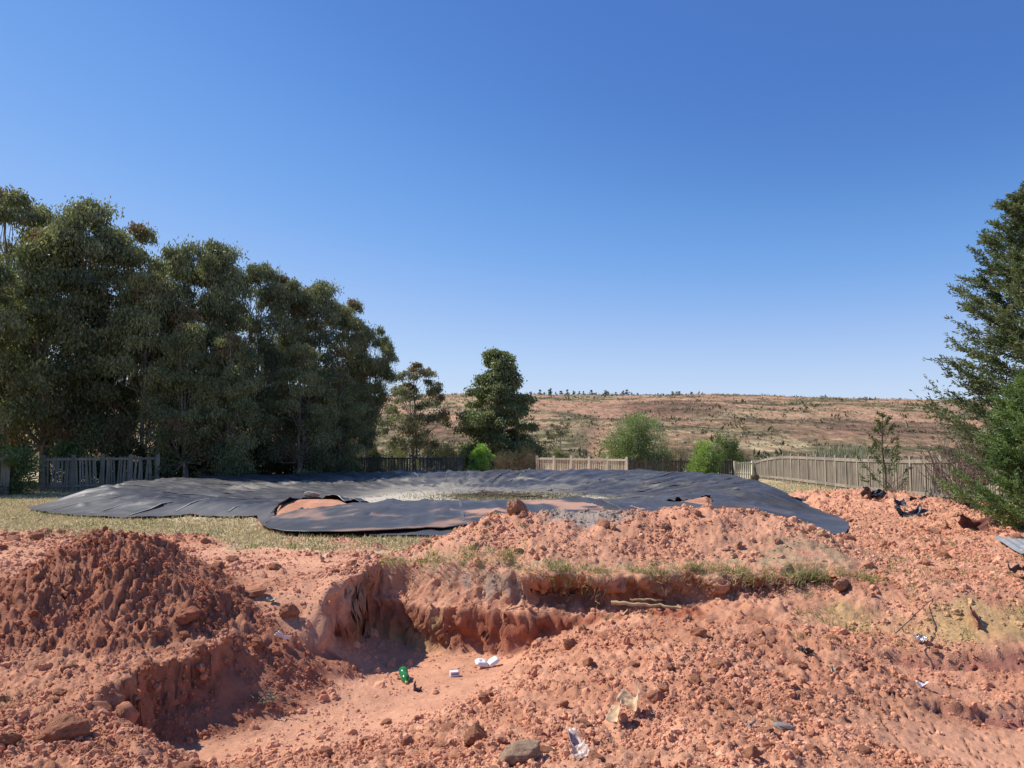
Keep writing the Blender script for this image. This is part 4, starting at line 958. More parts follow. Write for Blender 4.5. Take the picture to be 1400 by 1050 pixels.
# reeds behind the grey fence
rng = np.random.RandomState(66); b = MB()
n = 420; px = rng.uniform(1112, 1185, n); dd_ = rng.uniform(66, 74, n)
P = np.stack([PX(px, dd_), dd_, hillz(PX(px, dd_), dd_)[0]], -1)
ax = rng.normal(size=(n, 3)) * .18 + np.array((0, 0, 1))
b.add(*leaves(rng, P, 1.5, .05, 0, (.22, .22, .12), (.38, .37, .22), rng.uniform(0, 1, n), axis=ax, spread=.1))
tag(obj('reeds', b.mesh('reeds'), M_GRASS), 'stand of pale green reeds behind the long grey fence', 'reeds', kind='stuff')

# ------------------------------------------------------------------ grass
def blades(rng, X, Y, L, wd, A, B, up=1.0, spread=.55, zoff=0, hang=0, ys=0):
    g_ = ground(X, Y + ys, True); Z = g_['H'] + zoff
    n = len(X); P = np.stack([X, Y, Z], -1)
    D = rng.normal(size=(n, 3)) * spread + np.array((0, -hang, up)); D /= np.linalg.norm(D, axis=1)[:, None]
    S = np.cross(D, rng.normal(size=(n, 3))); S /= np.linalg.norm(S, axis=1)[:, None]
    l = (L * rng.uniform(.5, 1.4, n))[:, None]; w = (wd * rng.uniform(.7, 1.3, n))[:, None]
    V = np.stack([P - S * w, P + S * w, P + D * l], 1).reshape(-1, 3); Fc = np.arange(3 * n).reshape(-1, 3)
    t = rng.uniform(0, 1, n)[:, None]; C = (np.array(A) * (1 - t) + np.array(B) * t) * rng.uniform(.8, 1.2, (n, 1))
    return V, Fc, np.repeat(C, 3, 0), g_
rng = np.random.RandomState(91)
n = 230000
Y = np.exp(rng.uniform(math.log(12.2), math.log(46), n)); X = rng.uniform(-.80, .78, n) * Y
m_ = np.where(X > .6, (Y > 24) & (X < 17.3), Y > np.interp(X, LAWNX, LAWNY) - 1.2); X = X[m_]; Y = Y[m_]
V, Fc, C, g_ = blades(rng, X, Y, .045, .006, (.42, .33, .17), (.68, .56, .33), .8, .7)
kp = (rng.rand(len(X)) < g_['lawn'] * sst(.2, .42, fbm(X * 3, Y * 3, 52, 3) + .25 * g_['lawn'])) & (g_['inpond'] < .5)
gr = sst(.52, .66, fbm(X * 1.1, Y * 1.1, 55, 3)) * .45; isg = rng.rand(len(X)) < gr
sc_ = (1 + Y / 22)
V = V.reshape(-1, 3, 3); base_ = V[:, :2].mean(1, keepdims=True); V = base_ + (V - base_) * sc_[:, None, None]
C = C.reshape(-1, 3, 3); C[isg] = C[isg] * np.array((.42, .60, .36))
V = V[kp].reshape(-1, 3); C = C[kp].reshape(-1, 3); Fc = np.arange(len(V)).reshape(-1, 3)
tag(obj('dry_grass', mesh_from('dry_grass', V, Fc, C), M_GRASS), 'short straw coloured grass around the edge of the pond liner', 'grass', kind='stuff')
# tufts along the broken lip
def tuft_band(name, label, spots, L, A, B, per, seed, hang=0.0, wd=.004, rad=.06, yoff=0):
    rng = np.random.RandomState(seed); xs = []; ys = []; gr = []
    for (x, y, k, isg) in spots:
        m = int(per * k); xs.append(x + rng.normal(size=m) * rad * (.3 + .6 * k)); ys.append(y + rng.normal(size=m) * rad * (.5 + .5 * k)); gr.append(np.full(m, isg))
    X = np.concatenate(xs); Y = np.concatenate(ys); G = np.concatenate(gr)
    V, Fc, C, g_ = blades(rng, X, Y, L, wd, A, B, .9, .55, -.005, hang, yoff)
    C = C.reshape(-1, 3, 3); C[G > .5] = C[G > .5] * np.array((.36, .66, .30)); C = C.reshape(-1, 3)
    tag(obj(name, mesh_from(name, V, Fc, C), M_GRASS), label, 'grass', kind='stuff')
rr = random.Random(8); sp = []
for i in range(150):
    x = rr.uniform(.15, 4.85); y = float(np.interp(x, YX1, YY1)) + rr.uniform(-.16, .16) + float((fbm(np.array([x * 1.7]), np.array([3.0]), 11, 2)[0] - .5) * .3)
    sp.append((x, y, rr.uniform(.2, 1.1) ** 1.3, rr.random() < .30))
for i in range(46):
    x = rr.uniform(-1.9, .2); y = float(np.interp(x, YX1, YY1)) + rr.uniform(.0, .5); sp.append((x, y, rr.uniform(.2, .8), rr.random() < .65))
tuft_band('lip_grass', 'green and straw tufts hanging along the broken edge of the pit', sp, .095, (.38, .30, .15), (.66, .54, .31), 44, 92, hang=.8, wd=.0045, rad=.07, yoff=.22)
sp = []
for i in range(120):
    px = rr.uniform(1080, 1400); py = rr.uniform(760, 830); d = 1.85 / ((py - 600) / F); sp.append((PX(px, d), d, rr.uniform(.2, .8), rr.random() < .6))
for i in range(60):
    px = rr.uniform(1130, 1330); py = rr.uniform(690, 760); d = 1.9 / ((py - 600) / F); sp.append((PX(px, d), d, rr.uniform(.3, 1.0), rr.random() < .3))
sp += [(PX(-2, 6.0), 6.0, 2.5, 0), (PX(8, 6.1), 6.1, 2.0, 1), (PX(345, 12.6), 12.6, 1.6, 1), (PX(352, 12.9), 12.9, 1.2, 1), (PX(1045, 6.0), 6.0, .5, 0)]
for i in range(40): px = rr.uniform(560, 720); d = rr.uniform(10.8, 12.4); sp.append((PX(px, d), d, rr.uniform(.2, .7), rr.random() < .6))
tuft_band('bank_grass', 'scattered green tufts growing on the loose red banks', sp, .07, (.30, .26, .12), (.52, .45, .24), 45, 93, wd=.004, rad=.08)
# ------------------------------------------------------------------ soil crumbs (instances) and single clods
def ico(sub):
    import bmesh
    bm = bmesh.new(); bmesh.ops.create_icosphere(bm, subdivisions=sub, radius=1); bm.verts.ensure_lookup_table()
    V = np.array([v.co[:] for v in bm.verts]); Fc = np.array([[v.index for v in f.verts] for f in bm.faces]); bm.free(); return V, Fc
ICO3 = ico(3); ICO4 = ico(4)
def noise3(P, f, s):
    return (vnoise(P[:, 0] * f + P[:, 2] * 1.7 * f, P[:, 1] * f - P[:, 2] * .8 * f, s) + vnoise(P[:, 1] * f + 5, P[:, 2] * f + P[:, 0] * .6 * f, s + 1)) - 1
def clod_mesh(seed, src=ICO3, flat=.7, ang=1.0, name='soil_clod'):
    rng = np.random.RandomState(seed); V, Fc = src; V = V.copy()
    # cut by random planes for angular faces, then roughen
    for i in range(int(9 * ang)):
        n = rng.normal(size=3); n /= np.linalg.norm(n); d = rng.uniform(.62, .92); k = V @ n - d; V = V - np.clip(k, 0, None)[:, None] * n * .92
    r = 1 + .22 * noise3(V, 1.6, seed) + .13 * noise3(V, 4, seed + 9) + .06 * noise3(V, 9, seed + 5)
    V = V * r[:, None] * np.array((1, rng.uniform(.7, 1), flat))
    return mesh_from(name, V, Fc, None, False)
# instancer group
ng = bpy.data.node_groups.new('crumb_instancer', 'GeometryNodeTree')
ng.interface.new_socket('Geometry', in_out='INPUT', socket_type='NodeSocketGeometry'); ng.interface.new_socket('Geometry', in_out='OUTPUT', socket_type='NodeSocketGeometry')
gi = ng.nodes.new('NodeGroupInput'); go = ng.nodes.new('NodeGroupOutput')
jn = ng.nodes.new('GeometryNodeGeometryToInstance')
for k in range(5):
    ic = ng.nodes.new('GeometryNodeMeshIcoSphere'); ic.inputs['Subdivisions'].default_value = 3 if k < 2 else 2; ic.inputs['Radius'].default_value = 1
    sp_ = ng.nodes.new('GeometryNodeSetPosition'); nz = ng.nodes.new('ShaderNodeTexNoise'); nz.noise_dimensions = '4D'; nz.inputs['W'].default_value = k * 7.3; nz.inputs['Scale'].default_value = 1.3; nz.inputs['Detail'].default_value = 3
    pos = ng.nodes.new('GeometryNodeInputPosition'); ng.links.new(pos.outputs[0], nz.inputs['Vector'])
    sub = ng.nodes.new('ShaderNodeVectorMath'); sub.operation = 'SUBTRACT'; sub.inputs[1].default_value = (.5, .5, .5); ng.links.new(nz.outputs['Color'], sub.inputs[0])
    scl = ng.nodes.new('ShaderNodeVectorMath'); scl.operation = 'SCALE'; scl.inputs['Scale'].default_value = 1.7; ng.links.new(sub.outputs[0], scl.inputs[0])
    ng.links.new(ic.outputs['Mesh'], sp_.inputs['Geometry']); ng.links.new(scl.outputs[0], sp_.inputs['Offset'])
    sm = ng.nodes.new('GeometryNodeSetMaterial'); sm.inputs['Material'].default_value = M_SOILI; ng.links.new(sp_.outputs[0], sm.inputs['Geometry'])
    ng.links.new(sm.outputs[0], jn.inputs[0])
ip = ng.nodes.new('GeometryNodeInstanceOnPoints'); ng.links.new(gi.outputs[0], ip.inputs['Points']); ng.links.new(jn.outputs[0], ip.inputs['Instance']); ip.inputs['Pick Instance'].default_value = True
def na(nm, ty):
    a = ng.nodes.new('GeometryNodeInputNamedAttribute'); a.data_type = ty; a.inputs['Name'].default_value = nm; return a.outputs[0]
ng.links.new(na('scl', 'FLOAT_VECTOR'), ip.inputs['Scale']); ng.links.new(na('idx', 'INT'), ip.inputs['Instance Index'])
rv = ng.nodes.new('FunctionNodeRandomValue'); rv.data_type = 'FLOAT_VECTOR'; rv.inputs[1].default_value = (6.28, 6.28, 6.28)
ng.links.new(rv.outputs[0], ip.inputs['Rotation']); ng.links.new(ip.outputs[0], go.inputs[0])
rng = np.random.RandomState(101)
n = 360000
Y = np.exp(rng.uniform(math.log(3.4), math.log(27), n)); X = rng.uniform(-.86, .86, n) * Y
gg = ground(X, Y)
dens_ = gg['rough'] ** 1.2 * .55 + .04 + .75 * gg['mh']['l'] + .15 * gg['mh']['r']
dens_ = dens_ * (.10 + 1.35 * sst(.36, .62, .5 * fbm(X * 1.3, Y * 1.3, 111, 3) + .5 * fbm(X * 4, Y * 4, 112, 2))) * (1 - gg['inpond'] * .997) * (1 - gg['lawn'] * .93) * (1 - .85 * gg['smooth'])
face = ((gg['s2'] * (1 - gg['s2']) > .02) | (gg['s1'] * (1 - gg['s1']) > .02)) & (X > -2.15) & (X < 4.6) & gg['near']
dens_[face] *= .3
kp = rng.rand(n) < dens_; X = X[kp]; Y = Y[kp]; H_ = gg['H'][kp]; k_ = len(X)
col = ground_col(X, Y, {a: (v[kp] if not isinstance(v, dict) else {b_: w_[kp] for b_, w_ in v.items()}) for a, v in gg.items()}) * rng.uniform(.82, 1.22, (k_, 1))
sz = .0062 * (Y / 6) ** .62 * rng.uniform(.012, 1, k_) ** (-.47) * (.75 + .6 * fbm(X * .9, Y * .9, 113, 2)); sz = np.minimum(sz, .085) * np.where(gg['mh']['l'][kp] > .5, .68, .88)
sc3 = sz[:, None] * rng.uniform(.65, 1.25, (k_, 3))
me = bpy.data.meshes.new('soil_crumbs'); me.vertices.add(k_); me.vertices.foreach_set('co', np.stack([X, Y, H_ - sz * .08], -1).astype(np.float32).ravel())
a = me.attributes.new('scl', 'FLOAT_VECTOR', 'POINT'); a.data.foreach_set('vector', sc3.astype(np.float32).ravel())
a = me.attributes.new('idx', 'INT', 'POINT'); a.data.foreach_set('value', rng.randint(0, 5, k_).astype(np.int32))
a = me.attributes.new('col', 'FLOAT_COLOR', 'POINT'); cc4 = np.ones((k_, 4), np.float32); cc4[:, :3] = col; a.data.foreach_set('color', cc4.ravel())
o = obj('soil_crumbs', me); o.data.materials.append(M_SOILI); tag(o, 'loose crumbs and small lumps of red soil over the dug ground', 'soil', kind='stuff')
md = o.modifiers.new('crumbs', 'NODES'); md.node_group = ng
print('crumbs', k_)
# single clods big enough to point at
def mat_clod(name, c):
    m, nt, b, out = newmat(name); tc = N(nt, 'ShaderNodeTexCoord'); oi = N(nt, 'ShaderNodeObjectInfo')
    n1 = noise_node(nt, 2.2, 7, .7, tc.outputs['Object']); r = ramp(nt, n1.outputs[0], [(.3, tuple(x * .68 for x in c)), (.55, c), (.75, tuple(min(1, x * 1.2) for x in c))])
    rv = N(nt, 'ShaderNodeMapRange'); rv.inputs[3].default_value = .78; rv.inputs[4].default_value = 1.15; nt.links.new(oi.outputs['Random'], rv.inputs[0])
    cc = mixc(nt, r.outputs[0], rv.outputs[0], 1.0, 'MULTIPLY'); nt.links.new(cc, b.inputs['Base Color']); b.inputs['Roughness'].default_value = .95; b.inputs['Specular IOR Level'].default_value = .1
    n2 = noise_node(nt, 11, 5, .7, tc.outputs['Object']); bump(nt, b, n2.outputs[0], .7, .12); return m
MC_P = mat_clod('clod_pale', tuple(C_PALE * .98)); MC_M = mat_clod('clod_mid', tuple(C_MID)); MC_D = mat_clod('clod_dark', tuple(C_DARK * 1.15))
cm = {k: [clod_mesh(200 + i, flat=rr.uniform(.55, .85)) for i in range(8)] for k in 'PMD'}
for k, m in (('P', MC_P), ('M', MC_M), ('D', MC_D)):
    for me in cm[k]: me.materials.append(m)
rng = np.random.RandomState(301); cnt = 0
zones = {'D': ('dark lump of freshly dug soil on the tall left heap', 'dark lumps on the left soil heap'),
         'P1': ('dry pink soil lump on the low heap hiding the front of the liner', 'soil lumps on the middle heap'),
         'P2': ('dry soil lump on the rubble bank below the grey fence', 'soil lumps on the right bank'),
         'M1': ('red soil lump lying on the rough ground in the lower left', 'soil lumps in the left foreground'),
         'M2': ('red soil lump lying on the loose slope right of the pit floor', 'soil lumps in the right foreground')}
while cnt < 270:
    y = math.exp(rng.uniform(math.log(4.4), math.log(19))); x = rng.uniform(-.74, .74) * y
    g1 = ground(np.array([x]), np.array([y])); 
    if g1['inpond'][0] > .5 or rng.rand() > g1['rough'][0] ** 2 or g1['lawn'][0] > .5: continue
    if g1['near'][0] and (g1['s2'][0] * (1 - g1['s2'][0]) > .03 or g1['s1'][0] * (1 - g1['s1'][0]) > .03): continue
    l = g1['mh']['l'][0] > .5
    z = 'D' if l else ('P1' if g1['mh']['r'][0] > .5 else ('P2' if (x > 4.5 and y > 9) else ('M1' if x < -1.6 else ('M2' if y < 10 else 'P1'))))
    if z == 'P1' and not g1['mh']['r'][0] > .5: continue
    s = (.030 + .0045 * y) * rng.uniform(.4, 1) ** (-.75) * .8
    me = cm[z[0]][rng.randint(8)]
    o = obj('soil_clod', me, None, None, (x, y, g1['H'][0] + s * .15)); o.scale = (s, s * rng.uniform(.8, 1.1), s * rng.uniform(.7, 1)); o.rotation_euler = (rng.uniform(-.5, .5), rng.uniform(-.5, .5), rng.uniform(0, 6.28))
    tag(o, zones[z][0], 'soil lump', zones[z][1]); cnt += 1
def single(name, px, py, d, s, mat, label, cat, seed, rot=(0, 0, 0), flat=.7, src=ICO4, sink=.3, ang=1.0, z=None):
    x, y, _ = W(px, py, d); me = clod_mesh(seed, src, flat, ang, name); me.materials.append(mat)
    for p in me.polygons: p.use_smooth = ang < .6
    zz = gz(x, y) if z is None else z
    o = obj(name, me, None, None, (x, y, zz + s[2] * flat * (1 - sink))); o.scale = s; o.rotation_euler = rot; tag(o, label, cat); return o
M_ST = mat_clod('stone_tan', (.66, .44, .29)); M_STG = mat_clod('stone_grey', (.50, .42, .38)); M_STP = mat_clod('rock_pale', (.50, .43, .36))
single('soil_boulder', 706, 698, 12.1, (.19, .16, .17), MC_P, 'big rounded boulder of red soil on top of the middle heap', 'boulder', 401, (.2, .3, .5), .9, sink=.55)
single('stone', 712, 1024, 5.2, (.15, .10, .10), M_ST, 'smooth tan stone half buried at the bottom centre', 'stone', 402, (0, -.25, .35), .8, ang=.4, sink=.35)
single('stone', 1071, 991, 5.75, (.075, .05, .045), M_STG, 'small grey oval stone on the slope in the lower right', 'stone', 403, (0, 0, -.3), .7, ang=.4)
single('rock', 427, 686, 18.95, (.23, .15, .12), M_STP, 'pale rock weighing down the lifted edge of the liner', 'rock', 404, (0, 0, .1), .8, z=float(liner_z(np.array([PX(427, 18.95)]), np.array([18.95]))[0][0]) + .14)
single('soil_slab', 110, 748, 11.4, (.42, .26, .15), MC_P, 'flat slanting slab of pink soil behind the left heap', 'soil slab', 405, (.1, -.5, .4), .5)
single('soil_slab', 255, 852, 8.1, (.13, .12, .12), MC_D, 'broken block of soil in the middle of the left heap', 'soil block', 406, (.3, -.4, .7), .7)
single('soil_block', 90, 1015, 5.35, (.17, .15, .13), MC_M, 'sharp-edged red block in the lower left with a black shadow', 'soil block', 407, (.5, -.4, .9), .8)
single('soil_block', 345, 845, 9.4, (.2, .12, .08), MC_M, 'flat red slab lying on the smooth path above the pit floor', 'soil block', 408, (.1, -.3, .2), .6)
single('soil_block', 395, 862, 9.1, (.12, .11, .10), MC_M, 'pointed dark lump beside the white paper scrap', 'soil block', 409, (.3, .2, 0), .95)
single('soil_block', 778, 865, 8.9, (.085, .08, .09), MC_M, 'rounded dark red lump on the ledge right of the pit', 'soil block', 410, (0, 0, 0), .9)
single('soil_block', 650, 1008, 5.9, (.1, .09, .1), MC_M, 'upright red lump left of the tan stone', 'soil block', 411, (0, .3, .4), .9)
single('soil_block', 1150, 790, 9.8, (.17, .12, .12), MC_P, 'pale soil block below the right bank grass', 'soil block', 412, (.2, .1, .8), .7)
single('boulder', 1032, 648, 49.5, (.30, .25, .24), M_BARKD, 'dark brown boulder at the foot of the far fence corner', 'boulder', 413, (0, 0, 0), .9, z=.1)
for i, (px, d) in enumerate([(745, 31), (722, 33), (622, 30.5), (752, 35)]):
    single('pale_stone', px, 680, d, (.14, .1, .1), M_STP, ['white stone at the edge of the mud in the pond bottom', 'small white stone behind the twig heap', 'white stone on the silt at the left of the pond bottom', 'white stone on the far silt bands of the pond'][i], 'stone', 420 + i, (0, 0, i), .7, src=ICO3, z=.36)
single('pale_stone', 1007, 681, 21.5, (.13, .08, .06), M_STP, 'small pale stone lying on the right bank of the liner', 'stone', 425, (0, 0, 0), .7, src=ICO3, z=float(liner_z(np.array([PX(1007, 21.5)]), np.array([21.5]))[0][0]) + .01)
# ------------------------------------------------------------------ litter and odd pieces
def lathe(prof, n=28):
    prof = np.array(prof); t = np.linspace(0, 2 * np.pi, n, endpoint=False)
    V = np.stack([prof[:, None, 0] * np.cos(t), prof[:, None, 0] * np.sin(t), np.broadcast_to(prof[:, None, 1], (len(prof), n))], -1).reshape(-1, 3)
    return V, grid_faces(len(prof), n, wrap=True)
def mesh1(name, V, Fc, smooth=True): b_ = MB(); b_.add(V, Fc); return b_.mesh(name, smooth)
m, nt, b, out = newmat('green_plastic'); b.inputs['Base Color'].default_value = (.035, .26, .085, 1); b.inputs['Roughness'].default_value = .16; b.inputs['Transmission Weight'].default_value = .35; b.inputs['IOR'].default_value = 1.45; M_GP = m
M_CAP = mat_simple('yellow_cap', (.50, .36, .06), .4, .1)
M_WHT = mat_simple('white_card', (.78, .77, .80), .6, .08, 6); M_FOAM = mat_simple('white_foam', (.80, .80, .80), .55, .05, 6)
x, y, _ = W(553, 925, 8.9)
r = empty('green_bottle', (x, y, gz(x, y) + .052)); tag(r, 'empty green plastic bottle lying on the floor of the pit', 'bottle')
r.rotation_euler = (math.radians(96), math.radians(8), math.radians(14))
hp = [(.0001, -.155), (.030, -.155), (.042, -.15), (.050, -.135), (.052, -.12), (.050, -.10), (.052, -.085), (.052, -.05), (.047, -.04), (.047, .03), (.052, .045), (.052, .07), (.046, .10), (.030, .13), (.016, .147), (.014, .165)]
obj('body', mesh1('body', *lathe(hp)), M_GP, r)
obj('cap', mesh1('cap', *lathe([(.0001, .19), (.016, .19), (.018, .186), (.018, .166), (.0165, .163)])), M_CAP, r)
r.rotation_euler = (math.radians(100), 0, math.radians(16))
x, y, _ = W(621, 921, 9.0); o = empty('white_box', (x, y, gz(x, y) + .03), .25); tag(o, 'small white carton box on the pit floor right of the bottle', 'box')
b_ = MB(); b_.box(0, 0, 0, .10, .07, .06); c_ = obj('carton', b_.mesh('carton'), M_WHT, o); md = c_.modifiers.new('bevel', 'BEVEL'); md.width = .003
b_ = MB(); b_.box(.052, -.02, .012, .002, .06, .035); b_.box(0, -.0362, .005, .08, .002, .012); obj('shaded_band', b_.mesh('shaded_band'), mat_simple('purple_shade', (.12, .08, .16), .5, .1), o)  # dark bands paint shade onto the carton's front and right sides
def sheet(name, w, l, seed, bend, mat, amp=.25, n=16, thick=.002, torn=.25, fold=None):
    rng_ = np.random.RandomState(seed); u, v = np.meshgrid(np.linspace(-1, 1, n), np.linspace(-1, 1, n))
    e = 1 + torn * (vnoise(np.arctan2(v, u) * 3 + 20, 0 * u, seed) - .5) * 2
    X = u * w / 2 * e; Y_ = v * l / 2 * e
    Z = (fbm(u * 1.5 + seed, v * 1.5, seed, 3) - .5) * amp * w * 2 + bend * (u ** 2) * w + .5 * bend * np.abs(v) * l * (vnoise(u * 2, v * 2, seed + 3) - .3)
    if fold: Z = Z + fold * w * np.abs(u + .3 * v)
    me = mesh_from(name, np.stack([X, Y_, Z], -1).reshape(-1, 3), grid_faces(n, n), None, True); me.materials.append(mat); return me
def litter(name, px, py, d, me, rot, label, cat, lift=.03, z=None):
    x, y, _ = W(px, py, d); o = obj(name, me, None, None, (x, y, (gz(x, y) if z is None else z) + lift)); o.rotation_euler = rot; tag(o, label, cat)
    md = o.modifiers.new('thickness', 'SOLIDIFY'); md.thickness = .004; return o
# clamshell foam tray: two shells hinged
x, y, _ = W(666, 909, 9.35); r = empty('foam_tray', (x, y, gz(x, y) + .04), .3); tag(r, 'open white foam food tray at the foot of the pit wall', 'food tray')
def bowl(name, w, l, h):
    b_ = MB(); n_ = 6
    pr = [(1, 0), (.97, -.01), (.80, -h * .8), (.72, -h), (.001, -h)]
    t = np.linspace(0, 2 * np.pi, 24, endpoint=False); sq = lambda a: np.sign(a) * np.abs(a) ** .5
    V = np.concatenate([np.stack([sq(np.cos(t)) * w / 2 * k, sq(np.sin(t)) * l / 2 * k, np.full(24, z)], -1) for k, z in pr]); b_.add(V, grid_faces(len(pr), 24, True)); return b_.mesh(name, True)
for k, (dx, rt) in enumerate(((-.075, (.5, .2, 0)), (.082, (.35, -.5, 0)))):
    o = obj('shell', bowl('shell', .15, .13, .035), M_FOAM, r, (dx, 0, .015)); o.rotation_euler = (math.pi + rt[0] - .2, rt[1], 0); md = o.modifiers.new('thickness', 'SOLIDIFY'); md.thickness = .004
M_PAP = mat_simple('brown_paper', (.66, .46, .27), .85, .35, 12, .6); M_PLA = mat_simple('dusty_plastic', (.62, .45, .36), .45, .3, 14); M_FOIL = mat_simple('foil', (.6, .6, .62), .3, .3, 20, .5, .6)
M_BLK = mat_simple('torn_black_plastic', (.045, .045, .055), .45, .4, 6, .2); M_RUST = mat_simple('rusty_sheet', (.16, .055, .035), .85, .4, 8, .3); M_DIRTW = mat_simple('white_sheet', (.26, .27, .27), .6, .25, 3)
litter('paper_scrap', 386, 888, 8.6, sheet('paper_scrap', .16, .10, 1, .2, M_WHT), (-.5, .3, .4), 'crumpled white paper scrap at the right foot of the dark heap', 'paper', .05)
litter('paper_bag', 845, 990, 5.95, sheet('paper_bag', .10, .20, 2, .15, M_PAP, .18, 24, fold=.35, torn=.10), (.35, -.45, -.5), 'lower piece of torn brown paper bag standing up from the slope', 'paper bag', .07)
litter('paper_bag', 868, 968, 6.2, sheet('paper_bag', .17, .15, 5, .2, M_PAP, .2, 24, fold=.4, torn=.10), (.45, -.3, -.6), 'upper folded piece of torn brown paper bag on the right slope', 'paper bag', .07)
litter('plastic_wrap', 783, 1006, 5.5, sheet('plastic_wrap', .08, .20, 3, .3, M_PLA, .3, 18), (.6, .2, .5), 'dusty clear plastic strip right of the tan stone, upper piece', 'plastic scrap', .03)
litter('plastic_wrap', 793, 1030, 5.2, sheet('plastic_wrap', .12, .11, 6, .3, M_PLA, .3, 18), (.4, -.2, .2), 'dusty pinkish plastic scrap below the clear strip', 'plastic scrap', .03)
litter('foil_scrap', 1254, 853, 8.6, sheet('foil_scrap', .10, .09, 4, .6, M_FOIL, .5), (.5, .2, .3), 'crumpled silver wrapper on the right flank', 'wrapper', .03)
litter('paper_scrap', 1259, 903, 7.6, sheet('paper_scrap', .11, .045, 7, .2, M_WHT), (.1, .1, -.3), 'thin white scrap lying on cracked soil at the right', 'paper', .02)
litter('plastic_scrap', 370, 851, 9.3, sheet('plastic_scrap', .1, .06, 8, .3, mat_simple('pale_green', (.40, .52, .36), .5, .3, 20)), (0, .2, .2), 'pale green and white wrapper above the dark heap foot', 'wrapper', .03)
litter('dead_leaf', 570, 936, 8.5, sheet('dead_leaf', .10, .07, 9, .25, mat_simple('dead_leaf', (.10, .06, .06), .8, .3), .6), (.3, .4, .2), 'dark crumpled dead leaf next to the green bottle', 'leaf', .02)
litter('dead_leaf', 1103, 882, 7.9, sheet('dead_leaf', .10, .14, 10, .3, mat_simple('dead_leaf_black', (.07, .05, .045), .8, .3), .6), (.3, .4, .9), 'blackish dead leaf on the slope right of the pit', 'leaf', .02)
litter('paper_scrap', 1137, 903, 7.6, sheet('paper_scrap', .06, .08, 11, .3, M_PAP, .3), (.9, .3, .4), 'small upright tan scrap on the lumpy right slope', 'paper', .03)
litter('paper_scrap', 440, 767, 11.2, sheet('paper_scrap', .10, .12, 21, .9, M_PAP, .6), (.4, .3, .3), 'dry curled tan husk on the smooth path left of the pit', 'paper', .04)
# black plastic pieces on the right bank
for i, (px, py, d, w, l, rt, lab) in enumerate([(1190, 683, 22.5, 1.0, .45, (.5, .2, .5), 'longest torn strip of black liner on the bank below the green shrub'), (1229, 694, 20.5, .32, .35, (.8, .1, 0), 'single black plastic scrap between the two larger groups on the bank'),
        (1240, 709, 18.8, .7, .22, (.5, .3, -.5), 'lower left of the overlapping black strips on the bank'), (1253, 706, 19.1, .55, .3, (.6, -.2, .5), 'upper right of the overlapping black strips on the bank'), (1252, 686, 21.3, .5, .15, (.9, 0, 0), 'black plastic edge poking up at the foot of the grey fence'),
        (1090, 680, 24, .55, .18, (.6, .2, -.1), 'dark curled liner edge right of the pond'), (1396, 784, 9.9, .35, .2, (.2, .1, .3), 'black plastic scrap at the right frame edge')]):
    x, y, _ = W(px, py, d); litter('plastic_strip', px, py, d, sheet('plastic_strip', w * .85, l * .8, 30 + i, .25, M_BLK, .25, 14, torn=.4), rt, lab, 'plastic scrap', .08)
litter('rusty_sheet', 1328, 727, 15.2, sheet('rusty_sheet', .5, .3, 41, .3, M_RUST, .3, 14, fold=.4), (1.0, .3, -.5), 'bent rusty metal scrap standing in the right bank', 'metal scrap', .08)
litter('rusty_sheet', 1332, 842, 8.9, sheet('rusty_sheet', .14, .24, 42, .2, MC_M, .2, 12), (1.0, .5, .5), 'thin reddish slab standing in the ochre soil at the right', 'soil slab', .05)
x, y, _ = W(1378, 752, 13.2); 
n_ = 40; u, v = np.meshgrid(np.linspace(-.9, .9, n_ * 2), np.linspace(-.2, .2, 24)); Z = .02 * np.sin(v * 40) + .03 * np.sin(u * 2)
me = mesh_from('corrugated_sheet', np.stack([v, u, Z + .02 * v], -1).reshape(-1, 3), grid_faces(24, n_ * 2), None, True); me.materials.append(M_DIRTW)
o = obj('corrugated_sheet', me, None, None, (8.3, 12.3, 1.06)); o.rotation_euler = (-.02, .1, -.37); tag(o, 'white corrugated sheet lying under the juniper bush', 'metal sheet'); md = o.modifiers.new('thickness', 'SOLIDIFY'); md.thickness = .006
# roots and sticks
def stick(name, pts, r0, r1, mat, label, cat='stick'):
    P_ = np.array([W(*p) for p in pts]); ss = np.linspace(0, 1, 18); k = np.linspace(0, 1, len(P_))
    Q = np.stack([np.interp(ss, k, P_[:, i]) for i in range(3)], -1); rg = np.random.RandomState(len(name) + len(label)); Q += rg.normal(size=Q.shape) * r0 * .35
    V, Fc = tube(Q, np.linspace(r0, r1, 18), 8); o_ = Q[0].copy(); V = V - o_
    me = mesh_from(name, V, Fc, None, True); me.materials.append(mat); o = obj(name, me, None, None, tuple(o_)); tag(o, label, cat); return o
M_STK = mat_simple('dry_stick', (.50, .34, .17), .85, .35, 9, .4)
stick('stick', [(836, 824, 9.75), (870, 826, 9.7), (900, 827, 9.7), (930, 831, 9.65)], .026, .018, M_STK, 'thick tan stick lying on the ledge under the grassy edge')
stick('stick', [(862, 820, 9.85), (885, 819, 9.85), (905, 821, 9.8)], .014, .009, M_STK, 'thin stick just above the thick tan one')
stick('root', [(376, 872, 9.1), (400, 874, 9.1), (430, 868, 9.2), (452, 868, 9.2)], .012, .006, M_PLA, 'thin pale root crossing the soil at the left of the pit floor', 'root')
stick('root', [(1000, 790, 10.0), (1006, 806, 9.9), (1003, 825, 9.8)], .008, .004, M_BARKD, 'thin dark root hanging from the grassy edge, left one', 'root')
stick('root', [(1225, 865, 8.3), (1262, 830, 9.1), (1290, 805, 9.6)], .006, .004, M_BARKD, 'long thin dark root on the right flank', 'root')
